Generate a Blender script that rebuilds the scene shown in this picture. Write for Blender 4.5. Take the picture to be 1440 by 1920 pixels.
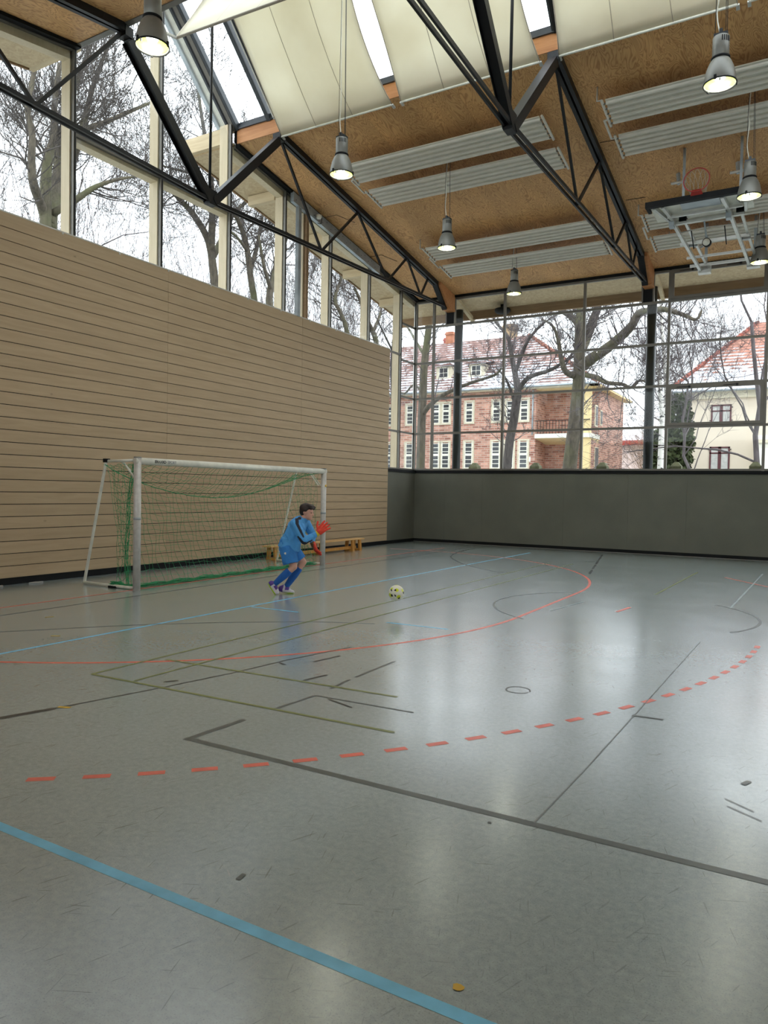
import bpy, bmesh, math, random
from mathutils import Vector, Matrix, Quaternion

# ------------------------------------------------------------------ camera, sky, exposure
sc = bpy.context.scene
for o in list(bpy.data.objects):
    bpy.data.objects.remove(o)
COL = sc.collection

cam_d = bpy.data.cameras.new('camera')
cam = bpy.data.objects.new('camera', cam_d)
COL.objects.link(cam)
cam_d.sensor_fit = 'VERTICAL'
cam_d.sensor_height = 24.0
cam_d.lens = 24.0 * 1364.34 / 1920.0
cam_d.clip_start = 0.05
cam_d.clip_end = 400
_r = Vector((0.86314716, 0.50462766, 0.01810793))
_u = Vector((-0.03032692, 0.01601045, 0.9994118))
_f = Vector((-0.50404092, 0.86318862, -0.02912318))
_m = Matrix((_r, _u, -_f)).transposed().to_4x4()
_m.translation = Vector((0, 0, 1.6492))
cam.matrix_world = _m
sc.camera = cam

world = bpy.data.worlds.new('overcast_sky')
sc.world = world
world.use_nodes = True
SKY_STRENGTH = 2.25
_bg = world.node_tree.nodes['Background']
_bg.inputs[0].default_value = (0.885, 0.94, 1.0, 1)
_bg.inputs[1].default_value = SKY_STRENGTH

sc.view_settings.view_transform = 'Standard'
sc.view_settings.look = 'None'
sc.view_settings.exposure = 0.8
sc.view_settings.gamma = 1.0
sc.view_settings.use_curve_mapping = False
sc.cycles.use_denoising = True
sc.cycles.max_bounces = 8
sc.cycles.diffuse_bounces = 4
sc.cycles.glossy_bounces = 4
sc.cycles.transparent_max_bounces = 16
sc.cycles.sample_clamp_indirect = 6.0
sc.cycles.use_adaptive_sampling = True
sc.cycles.adaptive_threshold = 0.05

R = math.radians
rnd = random.Random(7)

# ------------------------------------------------------------------ mesh builder
class MB:
    def __init__(self):
        self.v = []; self.f = []; self.m = []; self.s = []
    def add(self, verts, faces, mat=0, smooth=False):
        b = len(self.v)
        self.v.extend([tuple(p) for p in verts])
        for f in faces:
            self.f.append(tuple(i + b for i in f)); self.m.append(mat); self.s.append(smooth)
        return self
    def box(self, x0, y0, z0, x1, y1, z1, mat=0):
        if x0 > x1: x0, x1 = x1, x0
        if y0 > y1: y0, y1 = y1, y0
        if z0 > z1: z0, z1 = z1, z0
        v = [(x0,y0,z0),(x1,y0,z0),(x1,y1,z0),(x0,y1,z0),(x0,y0,z1),(x1,y0,z1),(x1,y1,z1),(x0,y1,z1)]
        return self.add(v, [(0,3,2,1),(4,5,6,7),(0,1,5,4),(1,2,6,5),(2,3,7,6),(3,0,4,7)], mat)
    def bar(self, p0, p1, w, h, up=(0,0,1), mat=0, ext=0.0):
        """rectangular bar from p0 to p1; w = size across (side), h = size along 'up'"""
        p0 = Vector(p0); p1 = Vector(p1); d = (p1 - p0).normalized()
        p0 = p0 - d*ext; p1 = p1 + d*ext
        up = Vector(up); s = d.cross(up)
        if s.length < 1e-5: s = d.cross(Vector((1,0,0)))
        s.normalize(); u = s.cross(d).normalized()
        v = []
        for p in (p0, p1):
            for a, b in ((-1,-1),(1,-1),(1,1),(-1,1)):
                v.append(p + s*(a*w/2) + u*(b*h/2))
        return self.add(v, [(0,1,2,3),(7,6,5,4),(4,5,1,0),(5,6,2,1),(6,7,3,2),(7,4,0,3)], mat)
    def prism(self, poly, axis_vec, mat=0):
        n = len(poly); a = Vector(axis_vec)
        v = [Vector(p) for p in poly] + [Vector(p) + a for p in poly]
        f = [tuple(range(n-1, -1, -1)), tuple(range(n, 2*n))]
        for i in range(n):
            j = (i+1) % n; f.append((i, j, j+n, i+n))
        return self.add(v, f, mat)
    def tube(self, pts, r, n=8, mat=0, smooth=True, cap=True):
        pts = [Vector(p) for p in pts]
        rs = r if isinstance(r, (list, tuple)) else [r]*len(pts)
        k = len(pts); v = []; f = []; prev = None
        for i, p in enumerate(pts):
            d = (pts[min(i+1,k-1)] - pts[max(i-1,0)])
            if d.length < 1e-9: d = Vector((0,0,1))
            d.normalize()
            if prev is None:
                a = d.cross(Vector((0,0,1)))
                if a.length < 1e-3: a = d.cross(Vector((1,0,0)))
            else:
                a = prev - d*prev.dot(d)
                if a.length < 1e-6: a = d.cross(Vector((1,0,0)))
            a.normalize(); prev = a; b = d.cross(a)
            for j in range(n):
                t = 2*math.pi*j/n
                v.append(p + (a*math.cos(t) + b*math.sin(t))*rs[i])
        for i in range(k-1):
            for j in range(n):
                j2 = (j+1) % n
                f.append((i*n+j, i*n+j2, (i+1)*n+j2, (i+1)*n+j))
        if cap:
            f.append(tuple(range(n-1,-1,-1))); f.append(tuple((k-1)*n+j for j in range(n)))
        return self.add(v, f, mat, smooth)
    def lathe(self, prof, n=24, center=(0,0,0), mat=0, smooth=True, close=False, cap=True):
        """prof: list of (r,z)"""
        c = Vector(center); v = []; f = []
        for r, z in prof:
            for j in range(n):
                t = 2*math.pi*j/n
                v.append(c + Vector((r*math.cos(t), r*math.sin(t), z)))
        k = len(prof)
        for i in range(k-1 if not close else k):
            i2 = (i+1) % k
            for j in range(n):
                j2 = (j+1) % n
                f.append((i*n+j, i*n+j2, i2*n+j2, i2*n+j))
        if not close and cap:
            if prof[0][0] > 1e-4: f.append(tuple(range(n-1,-1,-1)))
            if prof[-1][0] > 1e-4: f.append(tuple((k-1)*n+j for j in range(n)))
        return self.add(v, f, mat, smooth)
    def mesh(self, name):
        me = bpy.data.meshes.new(name)
        me.from_pydata(self.v, [], self.f)
        me.polygons.foreach_set('material_index', self.m)
        me.polygons.foreach_set('use_smooth', self.s)
        me.update()
        return me
    def build(self, name, mats, parent=None, loc=None):
        me = self.mesh(name)
        for m in (mats if isinstance(mats, (list, tuple)) else [mats]):
            me.materials.append(m)
        return link(name, me, parent, loc)

def link(name, me, parent=None, loc=None):
    o = bpy.data.objects.new(name, me)
    COL.objects.link(o)
    if loc is not None: o.location = loc
    if parent is not None: o.parent = parent
    return o
def empty(name, loc=(0,0,0), rz=0.0):
    o = bpy.data.objects.new(name, None); COL.objects.link(o)
    o.location = loc; o.rotation_euler = (0,0,rz); o.empty_display_size = 0.2
    return o
def tag(o, label=None, cat=None, group=None, kind=None):
    if label: o['label'] = label
    if cat: o['category'] = cat
    if group: o['group'] = group
    if kind: o['kind'] = kind
    return o
def copy_tree(o, parent=None):
    c = o.copy(); COL.objects.link(c); c.parent = parent
    for ch in list(o.children): copy_tree(ch, c)
    return c
def bevel(o, w=0.01, seg=2):
    m = o.modifiers.new('bevel', 'BEVEL'); m.width = w; m.segments = seg; m.limit_method = 'ANGLE'
    return o

# ------------------------------------------------------------------ materials
def lin(c):
    return tuple(((x/255.0)/12.92 if x/255.0 <= 0.04045 else ((x/255.0+0.055)/1.055)**2.4) for x in c)
def newmat(name):
    m = bpy.data.materials.new(name); m.use_nodes = True
    nt = m.node_tree; b = nt.nodes['Principled BSDF']
    return m, nt, b
def N(nt, t, **kw):
    n = nt.nodes.new(t)
    for k, v in kw.items(): setattr(n, k, v)
    return n
def ramp(nt, stops, interp='LINEAR'):
    n = nt.nodes.new('ShaderNodeValToRGB'); cr = n.color_ramp; cr.interpolation = interp
    while len(cr.elements) < len(stops): cr.elements.new(0.5)
    for e, (p, c) in zip(cr.elements, stops):
        e.position = p; e.color = (c[0], c[1], c[2], 1)
    return n
def coords(nt, scale=(1,1,1), rot=(0,0,0), src='Object'):
    tc = N(nt, 'ShaderNodeTexCoord'); mp = N(nt, 'ShaderNodeMapping')
    mp.inputs['Scale'].default_value = scale; mp.inputs['Rotation'].default_value = rot
    nt.links.new(tc.outputs[src], mp.inputs['Vector'])
    return mp.outputs['Vector']
def noise(nt, vec, scale, detail=3, rough=0.5, dist=0.0):
    n = N(nt, 'ShaderNodeTexNoise')
    n.inputs['Scale'].default_value = scale; n.inputs['Detail'].default_value = detail
    n.inputs['Roughness'].default_value = rough; n.inputs['Distortion'].default_value = dist
    nt.links.new(vec, n.inputs['Vector'])
    return n
def mixc(nt, fac, a, b, mode='MIX'):
    n = N(nt, 'ShaderNodeMix', data_type='RGBA', blend_type=mode)
    for sock, val in ((n.inputs[0], fac), (n.inputs[6], a), (n.inputs[7], b)):
        if isinstance(val, (int, float)): sock.default_value = val
        elif isinstance(val, tuple): sock.default_value = (val[0], val[1], val[2], 1)
        else: nt.links.new(val, sock)
    return n.outputs[2]
def math_n(nt, op, a, b=0.0):
    n = N(nt, 'ShaderNodeMath', operation=op)
    for i, val in enumerate((a, b)):
        if isinstance(val, (int, float)): n.inputs[i].default_value = val
        else: nt.links.new(val, n.inputs[i])
    return n.outputs[0]
def bump(nt, b, height, strength=0.2, dist=0.01):
    n = N(nt, 'ShaderNodeBump'); n.inputs['Strength'].default_value = strength; n.inputs['Distance'].default_value = dist
    nt.links.new(height, n.inputs['Height']); nt.links.new(n.outputs[0], b.inputs['Normal'])
def plain(name, col, rough=0.5, metal=0.0, var=0.12, scale=6.0, spec=0.5):
    m, nt, b = newmat(name)
    c = lin(col)
    v = coords(nt, src='Object'); n = noise(nt, v, scale, 3)
    lo = tuple(x*(1-var) for x in c); hi = tuple(min(1, x*(1+var)) for x in c)
    r = ramp(nt, [(0.3, lo), (0.7, hi)]); nt.links.new(n.outputs[0], r.inputs[0])
    nt.links.new(r.outputs[0], b.inputs['Base Color'])
    b.inputs['Roughness'].default_value = rough; b.inputs['Metallic'].default_value = metal
    b.inputs['Specular IOR Level'].default_value = spec
    return m
M = {}
M['black_steel'] = plain('black_steel', (20,21,23), 0.45, 0.0, 0.15, spec=0.35)
M['black_trim'] = plain('black_trim', (16,17,18), 0.65, spec=0.2)
M['alu'] = plain('aluminium_frame', (108,104,95), 0.45, 0.15, 0.08)
M['alu_light'] = plain('light_aluminium', (196,194,186), 0.38, 0.3, 0.06)
M['dark_frame'] = plain('dark_window_frame', (52,56,60), 0.4, 0.2)
M['galv'] = plain('galvanised_steel', (158,166,170), 0.4, 0.35, 0.2, 3)
M['white_paint'] = plain('white_paint', (222,220,206), 0.4)
M['grey_lamp'] = plain('lamp_grey_enamel', (128,128,122), 0.4, 0.3, 0.06)
M['rad_white'] = plain('radiator_enamel', (212,208,196), 0.35, 0.1, 0.05)
M['silver'] = plain('silver_steel', (196,196,190), 0.32, 0.4, 0.1)
M['post_grey'] = plain('goal_post_grey', (196,192,186), 0.35, 0.1, 0.1, 14)
M['red_ring'] = plain('red_ring', (150,40,32), 0.4)
M['net_white'] = plain('net_white', (190,180,165), 0.8)
M['net_green'] = plain('net_green', (48,146,92), 0.75, 0, 0.3, 9)
M['cream'] = plain('cream_render', (226,202,150), 0.85, 0, 0.06)
M['black_print'] = plain('black_print', (24,24,24), 0.6)
M['grey_print'] = plain('grey_print', (150,150,148), 0.6)

def wood_mat(name, c1, c2, grain_axis=1, knots=False, rough=0.55, scale=1.0, bumpk=0.05):
    m, nt, b = newmat(name)
    s = [9.0*scale]*3; s[grain_axis] = 0.7*scale
    geo = N(nt, 'ShaderNodeObjectInfo'); tc = N(nt, 'ShaderNodeTexCoord')
    add = N(nt, 'ShaderNodeVectorMath', operation='ADD')
    sc_ = N(nt, 'ShaderNodeVectorMath', operation='SCALE'); sc_.inputs[3].default_value = 37.0
    comb = N(nt, 'ShaderNodeCombineXYZ')
    for i in range(3): nt.links.new(geo.outputs['Random'], comb.inputs[i])
    nt.links.new(comb.outputs[0], sc_.inputs[0])
    nt.links.new(tc.outputs['Object'], add.inputs[0]); nt.links.new(sc_.outputs[0], add.inputs[1])
    mp = N(nt, 'ShaderNodeMapping'); mp.inputs['Scale'].default_value = s
    nt.links.new(add.outputs[0], mp.inputs['Vector'])
    n1 = noise(nt, mp.outputs[0], 1.6, 5, 0.6, 0.6)
    r = ramp(nt, [(0.32, lin(c1)), (0.68, lin(c2))]); nt.links.new(n1.outputs[0], r.inputs[0])
    col = r.outputs[0]
    # per-piece tint
    hv = N(nt, 'ShaderNodeHueSaturation')
    val = math_n(nt, 'MULTIPLY_ADD', geo.outputs['Random'], 0.06); nt.nodes[-1].inputs[2].default_value = 0.97
    nt.links.new(val, hv.inputs['Value']); nt.links.new(col, hv.inputs['Color']); col = hv.outputs[0]
    if knots:
        kv = N(nt, 'ShaderNodeTexVoronoi'); kv.inputs['Scale'].default_value = 2.6; kv.inputs['Randomness'].default_value = 1.0
        mp2 = N(nt, 'ShaderNodeMapping'); s2 = [1.0]*3; s2[grain_axis] = 0.5; mp2.inputs['Scale'].default_value = s2
        nt.links.new(add.outputs[0], mp2.inputs['Vector']); nt.links.new(mp2.outputs[0], kv.inputs['Vector'])
        kr = ramp(nt, [(0.012, (1,1,1)), (0.05, (0,0,0))]); nt.links.new(kv.outputs['Distance'], kr.inputs[0])
        kf = math_n(nt, 'MULTIPLY', kr.outputs[0], 0.55)
        col = mixc(nt, kf, col, tuple(x*0.35 for x in lin(c1)))
    nt.links.new(col, b.inputs['Base Color'])
    b.inputs['Roughness'].default_value = rough
    b.inputs['Specular IOR Level'].default_value = 0.3
    bump(nt, b, n1.outputs[0], bumpk, 0.004)
    return m
M['plank'] = wood_mat('spruce_plank', (172,149,118), (182,159,128), 1, True, 0.6)
M['timber'] = wood_mat('pale_timber', (190,174,144), (201,186,157), 2, False, 0.6)
M['timber_x'] = wood_mat('pale_timber_beam', (182,162,128), (196,178,144), 0, False, 0.6)
M['timber_brown'] = wood_mat('brown_timber', (128,102,74), (148,120,88), 0, False, 0.6)
M['orange_wood'] = wood_mat('orange_wood', (172,116,72), (196,140,92), 0, False, 0.5)
M['bench_wood'] = wood_mat('bench_wood', (206,160,98), (224,182,122), 1, False, 0.4)
M['bench_leg'] = wood_mat('bench_leg_wood', (176,120,52), (200,146,74), 2, False, 0.45)

def plywood_mat():
    m, nt, b = newmat('plywood_swirl')
    geo = N(nt, 'ShaderNodeObjectInfo'); tc = N(nt, 'ShaderNodeTexCoord')
    comb = N(nt, 'ShaderNodeCombineXYZ')
    for i in range(3): nt.links.new(geo.outputs['Random'], comb.inputs[i])
    sc_ = N(nt, 'ShaderNodeVectorMath', operation='SCALE'); sc_.inputs[3].default_value = 53.0
    nt.links.new(comb.outputs[0], sc_.inputs[0])
    add = N(nt, 'ShaderNodeVectorMath', operation='ADD')
    nt.links.new(tc.outputs['Object'], add.inputs[0]); nt.links.new(sc_.outputs[0], add.inputs[1])
    mp = N(nt, 'ShaderNodeMapping'); mp.inputs['Scale'].default_value = (2.6, 0.9, 1.0)
    nt.links.new(add.outputs[0], mp.inputs['Vector'])
    n1 = noise(nt, mp.outputs[0], 1.25, 3, 0.5, 0.6)
    ph = math_n(nt, 'MULTIPLY', n1.outputs[0], 130.0)
    sn = math_n(nt, 'SINE', ph, 0.0)
    r = ramp(nt, [(0.0, lin((182,134,84))), (0.28, lin((206,158,104))), (1.0, lin((218,172,116)))])
    s01 = math_n(nt, 'MULTIPLY_ADD', sn, 0.5); nt.nodes[-1].inputs[2].default_value = 0.5
    nt.links.new(s01, r.inputs[0])
    n2 = noise(nt, mp.outputs[0], 0.5, 2)
    r2 = ramp(nt, [(0.3, (0.82,0.82,0.82)), (0.7, (1.08,1.06,1.04))]); nt.links.new(n2.outputs[0], r2.inputs[0])
    col = mixc(nt, 1.0, r.outputs[0], r2.outputs[0], 'MULTIPLY')
    nt.links.new(col, b.inputs['Base Color'])
    b.inputs['Roughness'].default_value = 0.55; b.inputs['Specular IOR Level'].default_value = 0.3
    return m
M['plywood'] = plywood_mat()

def floor_mat():
    m, nt, b = newmat('linoleum_floor')
    v = coords(nt)
    n1 = noise(nt, v, 0.55, 4, 0.6); n2 = noise(nt, v, 28.0, 3, 0.7); n3 = noise(nt, v, 160.0, 2, 0.6)
    r1 = ramp(nt, [(0.3, lin((148,163,163))), (0.7, lin((162,175,176)))]); nt.links.new(n1.outputs[0], r1.inputs[0])
    r2 = ramp(nt, [(0.25, (0.84,0.84,0.85)), (0.75, (1.14,1.13,1.12))]); nt.links.new(n2.outputs[0], r2.inputs[0])
    col = mixc(nt, 1.0, r1.outputs[0], r2.outputs[0], 'MULTIPLY')
    r3 = ramp(nt, [(0.34, (0.72,0.72,0.72)), (0.42, (1,1,1)), (0.66, (1,1,1)), (0.74, (1.3,1.3,1.3))]); nt.links.new(n3.outputs[0], r3.inputs[0])
    col = mixc(nt, 1.0, col, r3.outputs[0], 'MULTIPLY')
    # scuffs: thin stretched marks in several directions
    mk = noise(nt, coords(nt), 0.38, 2, 0.5); mkr = ramp(nt, [(0.36, (0.25,)*3), (0.56, (1,1,1))]); nt.links.new(mk.outputs[0], mkr.inputs[0])
    for ang, sx, lo, dark in ((0.35, 26.0, 0.722, 0.42), (1.1, 30.0, 0.735, 0.45), (2.2, 40.0, 0.765, 1.9), (2.8, 34.0, 0.735, 0.42), (0.0, 46.0, 0.765, 1.9)):
        v0 = coords(nt, (1, 1, 1), (0, 0, ang)); m2 = N(nt, 'ShaderNodeMapping'); m2.inputs['Scale'].default_value = (sx*2.6, 5.0, 1.0)
        nt.links.new(v0, m2.inputs['Vector']); vv = m2.outputs[0]
        nn = noise(nt, vv, 1.0, 1.0, 0.4, 0.15)
        rr = ramp(nt, [(lo-0.012, (0,0,0)), (lo+0.02, (1,1,1))]); nt.links.new(nn.outputs[0], rr.inputs[0])
        fac = math_n(nt, 'MULTIPLY', rr.outputs[0], 0.55); fac = math_n(nt, 'MULTIPLY', fac, mkr.outputs[0])
        col = mixc(nt, fac, col, tuple([0.22*dark]*3))
    nt.links.new(col, b.inputs['Base Color'])
    rn = noise(nt, v, 1.3, 4, 0.6)
    rr = ramp(nt, [(0.3, (0.15,)*3), (0.7, (0.24,)*3)]); nt.links.new(rn.outputs[0], rr.inputs[0])
    nt.links.new(rr.outputs[0], b.inputs['Roughness'])
    b.inputs['Specular IOR Level'].default_value = 0.6
    b.inputs['Coat Weight'].default_value = 1.0; b.inputs['Coat IOR'].default_value = 1.6
    b.inputs['Coat Roughness'].default_value = 0.25
    bump(nt, b, n2.outputs[0], 0.015, 0.003)
    return m
M['floor'] = floor_mat()
def line_mat(name, col):
    m = plain(name, col, 0.32, 0, 0.14, 7.0, 0.55)
    return m
M['line_blue'] = line_mat('court_blue', (122,200,236)); M['line_red'] = line_mat('court_red', (238,118,98))
M['line_black'] = line_mat('court_black', (54,56,54)); M['line_olive'] = line_mat('court_olive', (128,136,78))
M['line_grey'] = line_mat('court_worn_grey', (92,97,93)); M['line_pale'] = line_mat('court_pale', (156,170,172))
M['line_seam'] = line_mat('floor_seam', (118,124,122)); M['line_yellow'] = line_mat('tape_yellow', (222,180,52))

def glass_mat(name, tint=(1,1,1), refl=0.06):
    m = bpy.data.materials.new(name); m.use_nodes = True; nt = m.node_tree; nt.nodes.clear()
    out = N(nt, 'ShaderNodeOutputMaterial'); tr = N(nt, 'ShaderNodeBsdfTransparent'); gl = N(nt, 'ShaderNodeBsdfGlossy')
    tr.inputs[0].default_value = (tint[0], tint[1], tint[2], 1); gl.inputs['Roughness'].default_value = 0.01
    lw = N(nt, 'ShaderNodeLayerWeight'); lw.inputs[0].default_value = 0.5
    fc = math_n(nt, 'POWER', lw.outputs['Facing'], 4.0); fc = math_n(nt, 'MULTIPLY', fc, 0.45); fc = math_n(nt, 'ADD', fc, refl*0.5)
    mx = N(nt, 'ShaderNodeMixShader')
    nt.links.new(fc, mx.inputs[0]); nt.links.new(tr.outputs[0], mx.inputs[1]); nt.links.new(gl.outputs[0], mx.inputs[2])
    nt.links.new(mx.outputs[0], out.inputs[0])
    return m
M['glass'] = glass_mat('window_glass', (0.95,0.965,0.96), 0.02)

def fabric_mat():
    m = bpy.data.materials.new('sail_fabric'); m.use_nodes = True; nt = m.node_tree; nt.nodes.clear()
    out = N(nt, 'ShaderNodeOutputMaterial'); d = N(nt, 'ShaderNodeBsdfDiffuse'); t = N(nt, 'ShaderNodeBsdfTranslucent')
    v = coords(nt); n = noise(nt, v, 0.9, 4)
    r = ramp(nt, [(0.3, lin((226,220,200))), (0.7, lin((238,234,218)))]); nt.links.new(n.outputs[0], r.inputs[0])
    nt.links.new(r.outputs[0], d.inputs[0]); nt.links.new(r.outputs[0], t.inputs[0])
    mx = N(nt, 'ShaderNodeMixShader'); mx.inputs[0].default_value = 0.5
    nt.links.new(d.outputs[0], mx.inputs[1]); nt.links.new(t.outputs[0], mx.inputs[2]); nt.links.new(mx.outputs[0], out.inputs[0])
    return m
M['sail'] = fabric_mat()
M['sail_seam'] = plain('sail_seam', (176,166,150), 0.8)
def emit(name, col, s):
    m = bpy.data.materials.new(name); m.use_nodes = True; nt = m.node_tree; nt.nodes.clear()
    out = N(nt, 'ShaderNodeOutputMaterial'); e = N(nt, 'ShaderNodeEmission')
    e.inputs[0].default_value = (col[0], col[1], col[2], 1); e.inputs[1].default_value = s
    nt.links.new(e.outputs[0], out.inputs[0]); return m
M['bulb'] = emit('lamp_bulb', (1.0, 0.97, 0.82), 14.0)
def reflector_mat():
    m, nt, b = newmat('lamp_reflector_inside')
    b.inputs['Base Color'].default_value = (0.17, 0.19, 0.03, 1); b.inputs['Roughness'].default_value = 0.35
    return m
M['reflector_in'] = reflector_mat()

def greywall_mat():
    m, nt, b = newmat('grey_impact_wall')
    v = coords(nt); n1 = noise(nt, v, 1.2, 4); n2 = noise(nt, v, 60, 3)
    r = ramp(nt, [(0.3, lin((94,95,84))), (0.7, lin((104,104,92)))]); nt.links.new(n1.outputs[0], r.inputs[0])
    r2 = ramp(nt, [(0.3, (0.93,)*3), (0.7, (1.05,)*3)]); nt.links.new(n2.outputs[0], r2.inputs[0])
    nt.links.new(mixc(nt, 1.0, r.outputs[0], r2.outputs[0], 'MULTIPLY'), b.inputs['Base Color'])
    b.inputs['Roughness'].default_value = 0.75
    bump(nt, b, n2.outputs[0], 0.15, 0.004)
    return m
M['greywall'] = greywall_mat()
def soffit_mat():
    m, nt, b = newmat('pale_soffit_board')
    v = coords(nt, (1,1,1)); n1 = noise(nt, v, 9, 4, 0.7, 1.2)
    r = ramp(nt, [(0.35, lin((172,150,116))), (0.65, lin((198,178,142)))]); nt.links.new(n1.outputs[0], r.inputs[0])
    nt.links.new(r.outputs[0], b.inputs['Base Color']); b.inputs['Roughness'].default_value = 0.7
    return m
M['soffit'] = soffit_mat()

# ------------------------------------------------------------------ the hall: key dimensions (metres)
XL = -11.26            # face of the plank wall
XG = -11.40            # glass line of the long side
XR = 14.0
YF = 21.35             # far wall
YN = -0.5              # near wall, behind the camera
YE = 19.48             # end of the plank wall
ZT = 6.0               # top of the planks
ZS = 2.35              # window sill
RIDGE_Y, RIDGE_Z = 10.5, 11.62
EF, EN = 12.55, 8.45   # skylight eaves
EZ = 9.35              # ceiling height at the skylight eaves
SL = 0.162             # ceiling slope
def ceil_z(y):
    return EZ - SL*(y-EF) if y >= EF else EZ - SL*(EN-y)
TRUSS_X = (-10.12, -4.06)

# ------------------------------------------------------------------ floor and its court lines
fl = MB().box(-11.5, YN-0.1, -0.2, XR+0.1, YF+0.1, 0.0).build('floor', M['floor'])
tag(fl, 'grey green linoleum sports hall floor with court lines', kind='structure')
_lz = [0.0008]
def strip(pts, w, mat, name='court_line', closed=False):
    """flat painted line through the points, width w"""
    pts = [Vector((p[0], p[1], 0)) for p in pts]; k = len(pts); v = []; f = []
    _lz[0] += 0.00002; z = _lz[0]
    for i, p in enumerate(pts):
        if closed: d = pts[(i+1) % k] - pts[(i-1) % k]
        else: d = pts[min(i+1,k-1)] - pts[max(i-1,0)]
        d.normalize(); n = Vector((-d.y, d.x, 0))
        v += [(p.x+n.x*w/2, p.y+n.y*w/2, z), (p.x-n.x*w/2, p.y-n.y*w/2, z)]
    for i in range(k if closed else k-1):
        j = (i+1) % k
        f.append((2*i, 2*i+1, 2*j+1, 2*j))
    o = MB().add(v, f).build(name, M[mat], fl)
    for p in o.data.polygons:
        pass
    return o
def smooth(pts, n=6):
    out = []; k = len(pts)
    for i in range(k-1):
        p0 = pts[max(i-1,0)]; p1 = pts[i]; p2 = pts[i+1]; p3 = pts[min(i+2,k-1)]
        for j in range(n):
            t = j/n
            out.append(tuple(0.5*((2*p1[a]) + (-p0[a]+p2[a])*t + (2*p0[a]-5*p1[a]+4*p2[a]-p3[a])*t*t + (-p0[a]+3*p1[a]-3*p2[a]+p3[a])*t**3) for a in range(len(p1))))
    out.append(tuple(pts[-1])); return out
def arc(cx, cy, r, a0, a1, n=40):
    return [(cx+r*math.cos(R(a0+(a1-a0)*i/n)), cy+r*math.sin(R(a0+(a1-a0)*i/n))) for i in range(n+1)]
# blue field
strip([(-6.69,2.06),(8.0,2.10)], 0.055, 'line_blue'); strip([(-6.74,2.06),(-6.66,19.5)], 0.05, 'line_blue')
strip([(-6.66,7.8),(-5.87,7.83)], 0.045, 'line_blue'); strip([(-4.53,7.87),(-3.7,7.91)], 0.045, 'line_blue')
# red goal area and dashed nine metre line
strip(arc(-9.27,9.25,5.97,-104,0,46) + arc(-9.27,12.15,5.97,0,100,46), 0.05, 'line_red')
for i in range(29):
    a = R(-56.9 + i*1.93); r = 8.83
    a2 = a + 0.15/r
    strip([(-9.27+r*math.cos(a), 9.35+r*math.sin(a)), (-9.27+r*math.cos(a2), 9.35+r*math.sin(a2))], 0.055, 'line_red')
strip([(-9.24,0.3),(-9.24,19.4)], 0.045, 'line_red')
strip([(-2.30,10.5),(-2.23,11.05)], 0.05, 'line_red'); strip([(-1.44,16.36),(-0.2,14.6)], 0.045, 'line_red')
# black lines
strip([(-3.45,3.45),(8.0,3.62)], 0.05, 'line_grey'); strip([(-3.47,3.42),(-3.43,3.95)], 0.045, 'line_grey')
strip([(-8.7,1.0),(-8.7,20.3)], 0.022, 'line_black')
strip(smooth([(-9.0,3.4),(-7.74,4.82),(-6.69,6.17),(-5.38,7.3),(-4.6,7.7)]), 0.018, 'line_black')
strip([(-5.3,1.7),(-4.76,3.38)], 0.06, 'line_black'); strip([(-4.76,3.38),(-4.56,4.15),(-4.39,4.92),(-4.3,5.58),(-4.11,6.42)], 0.018, 'line_black')
strip([(-3.41,4.26),(-3.37,4.73)], 0.03, 'line_grey'); strip([(-3.38,4.96),(-3.41,5.3)], 0.03, 'line_grey'); strip([(-3.41,5.4),(-3.42,6.11)], 0.03, 'line_grey')
strip([(-3.37,4.73),(-2.5,4.77)], 0.022, 'line_grey'); strip([(-3.22,4.7),(-2.95,4.62)], 0.022, 'line_black')
strip([(-3.72,5.05),(-3.66,5.32)], 0.03, 'line_black'); strip([(-4.05,5.65),(-3.98,6.0)], 0.03, 'line_black')
strip([(-4.32,5.45),(-4.2,5.4)], 0.03, 'line_black'); strip([(-4.66,4.35),(-4.6,4.45)], 0.03, 'line_black')
strip(smooth([(-5.3,14.15),(-5.78,14.42),(-6.78,15.3),(-7.83,16.84),(-8.35,18.6),(-8.46,20.21)]), 0.035, 'line_black')
strip(arc(-2.3,10.7,1.79,120,240,26), 0.03, 'line_grey'); strip(arc(-2.3,10.7,1.79,-32,52,20), 0.035, 'line_grey')
strip(arc(-2.06,5.81,0.1,0,345,24), 0.012, 'line_black')
strip([(-1.14,3.5),(-1.11,4.38),(-1.08,5.82),(-1.02,8.9)], 0.008, 'line_seam')
for t0, t1 in ((0,0.16),(0.2,0.4),(0.44,0.62),(0.66,0.84),(0.88,1.0)):
    strip([(-3.9-0.97*t0, 15.2+5.1*t0), (-3.9-0.97*t1, 15.2+5.1*t1)], 0.045, 'line_black')
strip([(-4.72,18.0),(-4.45,18.1)], 0.05, 'line_black')
# olive badminton court
strip([(-5.37,4.18),(-2.4,4.3)], 0.034, 'line_olive'); strip([(-5.26,4.93),(-2.8,5.06)], 0.034, 'line_olive')
strip([(-5.37,4.18),(-5.3,17.0)], 0.03, 'line_olive'); strip([(-4.89,4.23),(-4.78,17.1)], 0.03, 'line_olive')
strip([(-2.17,12.73),(-2.05,17.1)], 0.035, 'line_olive')
strip([(-0.96,11.92),(-0.82,17.7)], 0.03, 'line_pale'); strip([(-3.1,10.0),(-2.95,11.2)], 0.025, 'line_pale')
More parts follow.
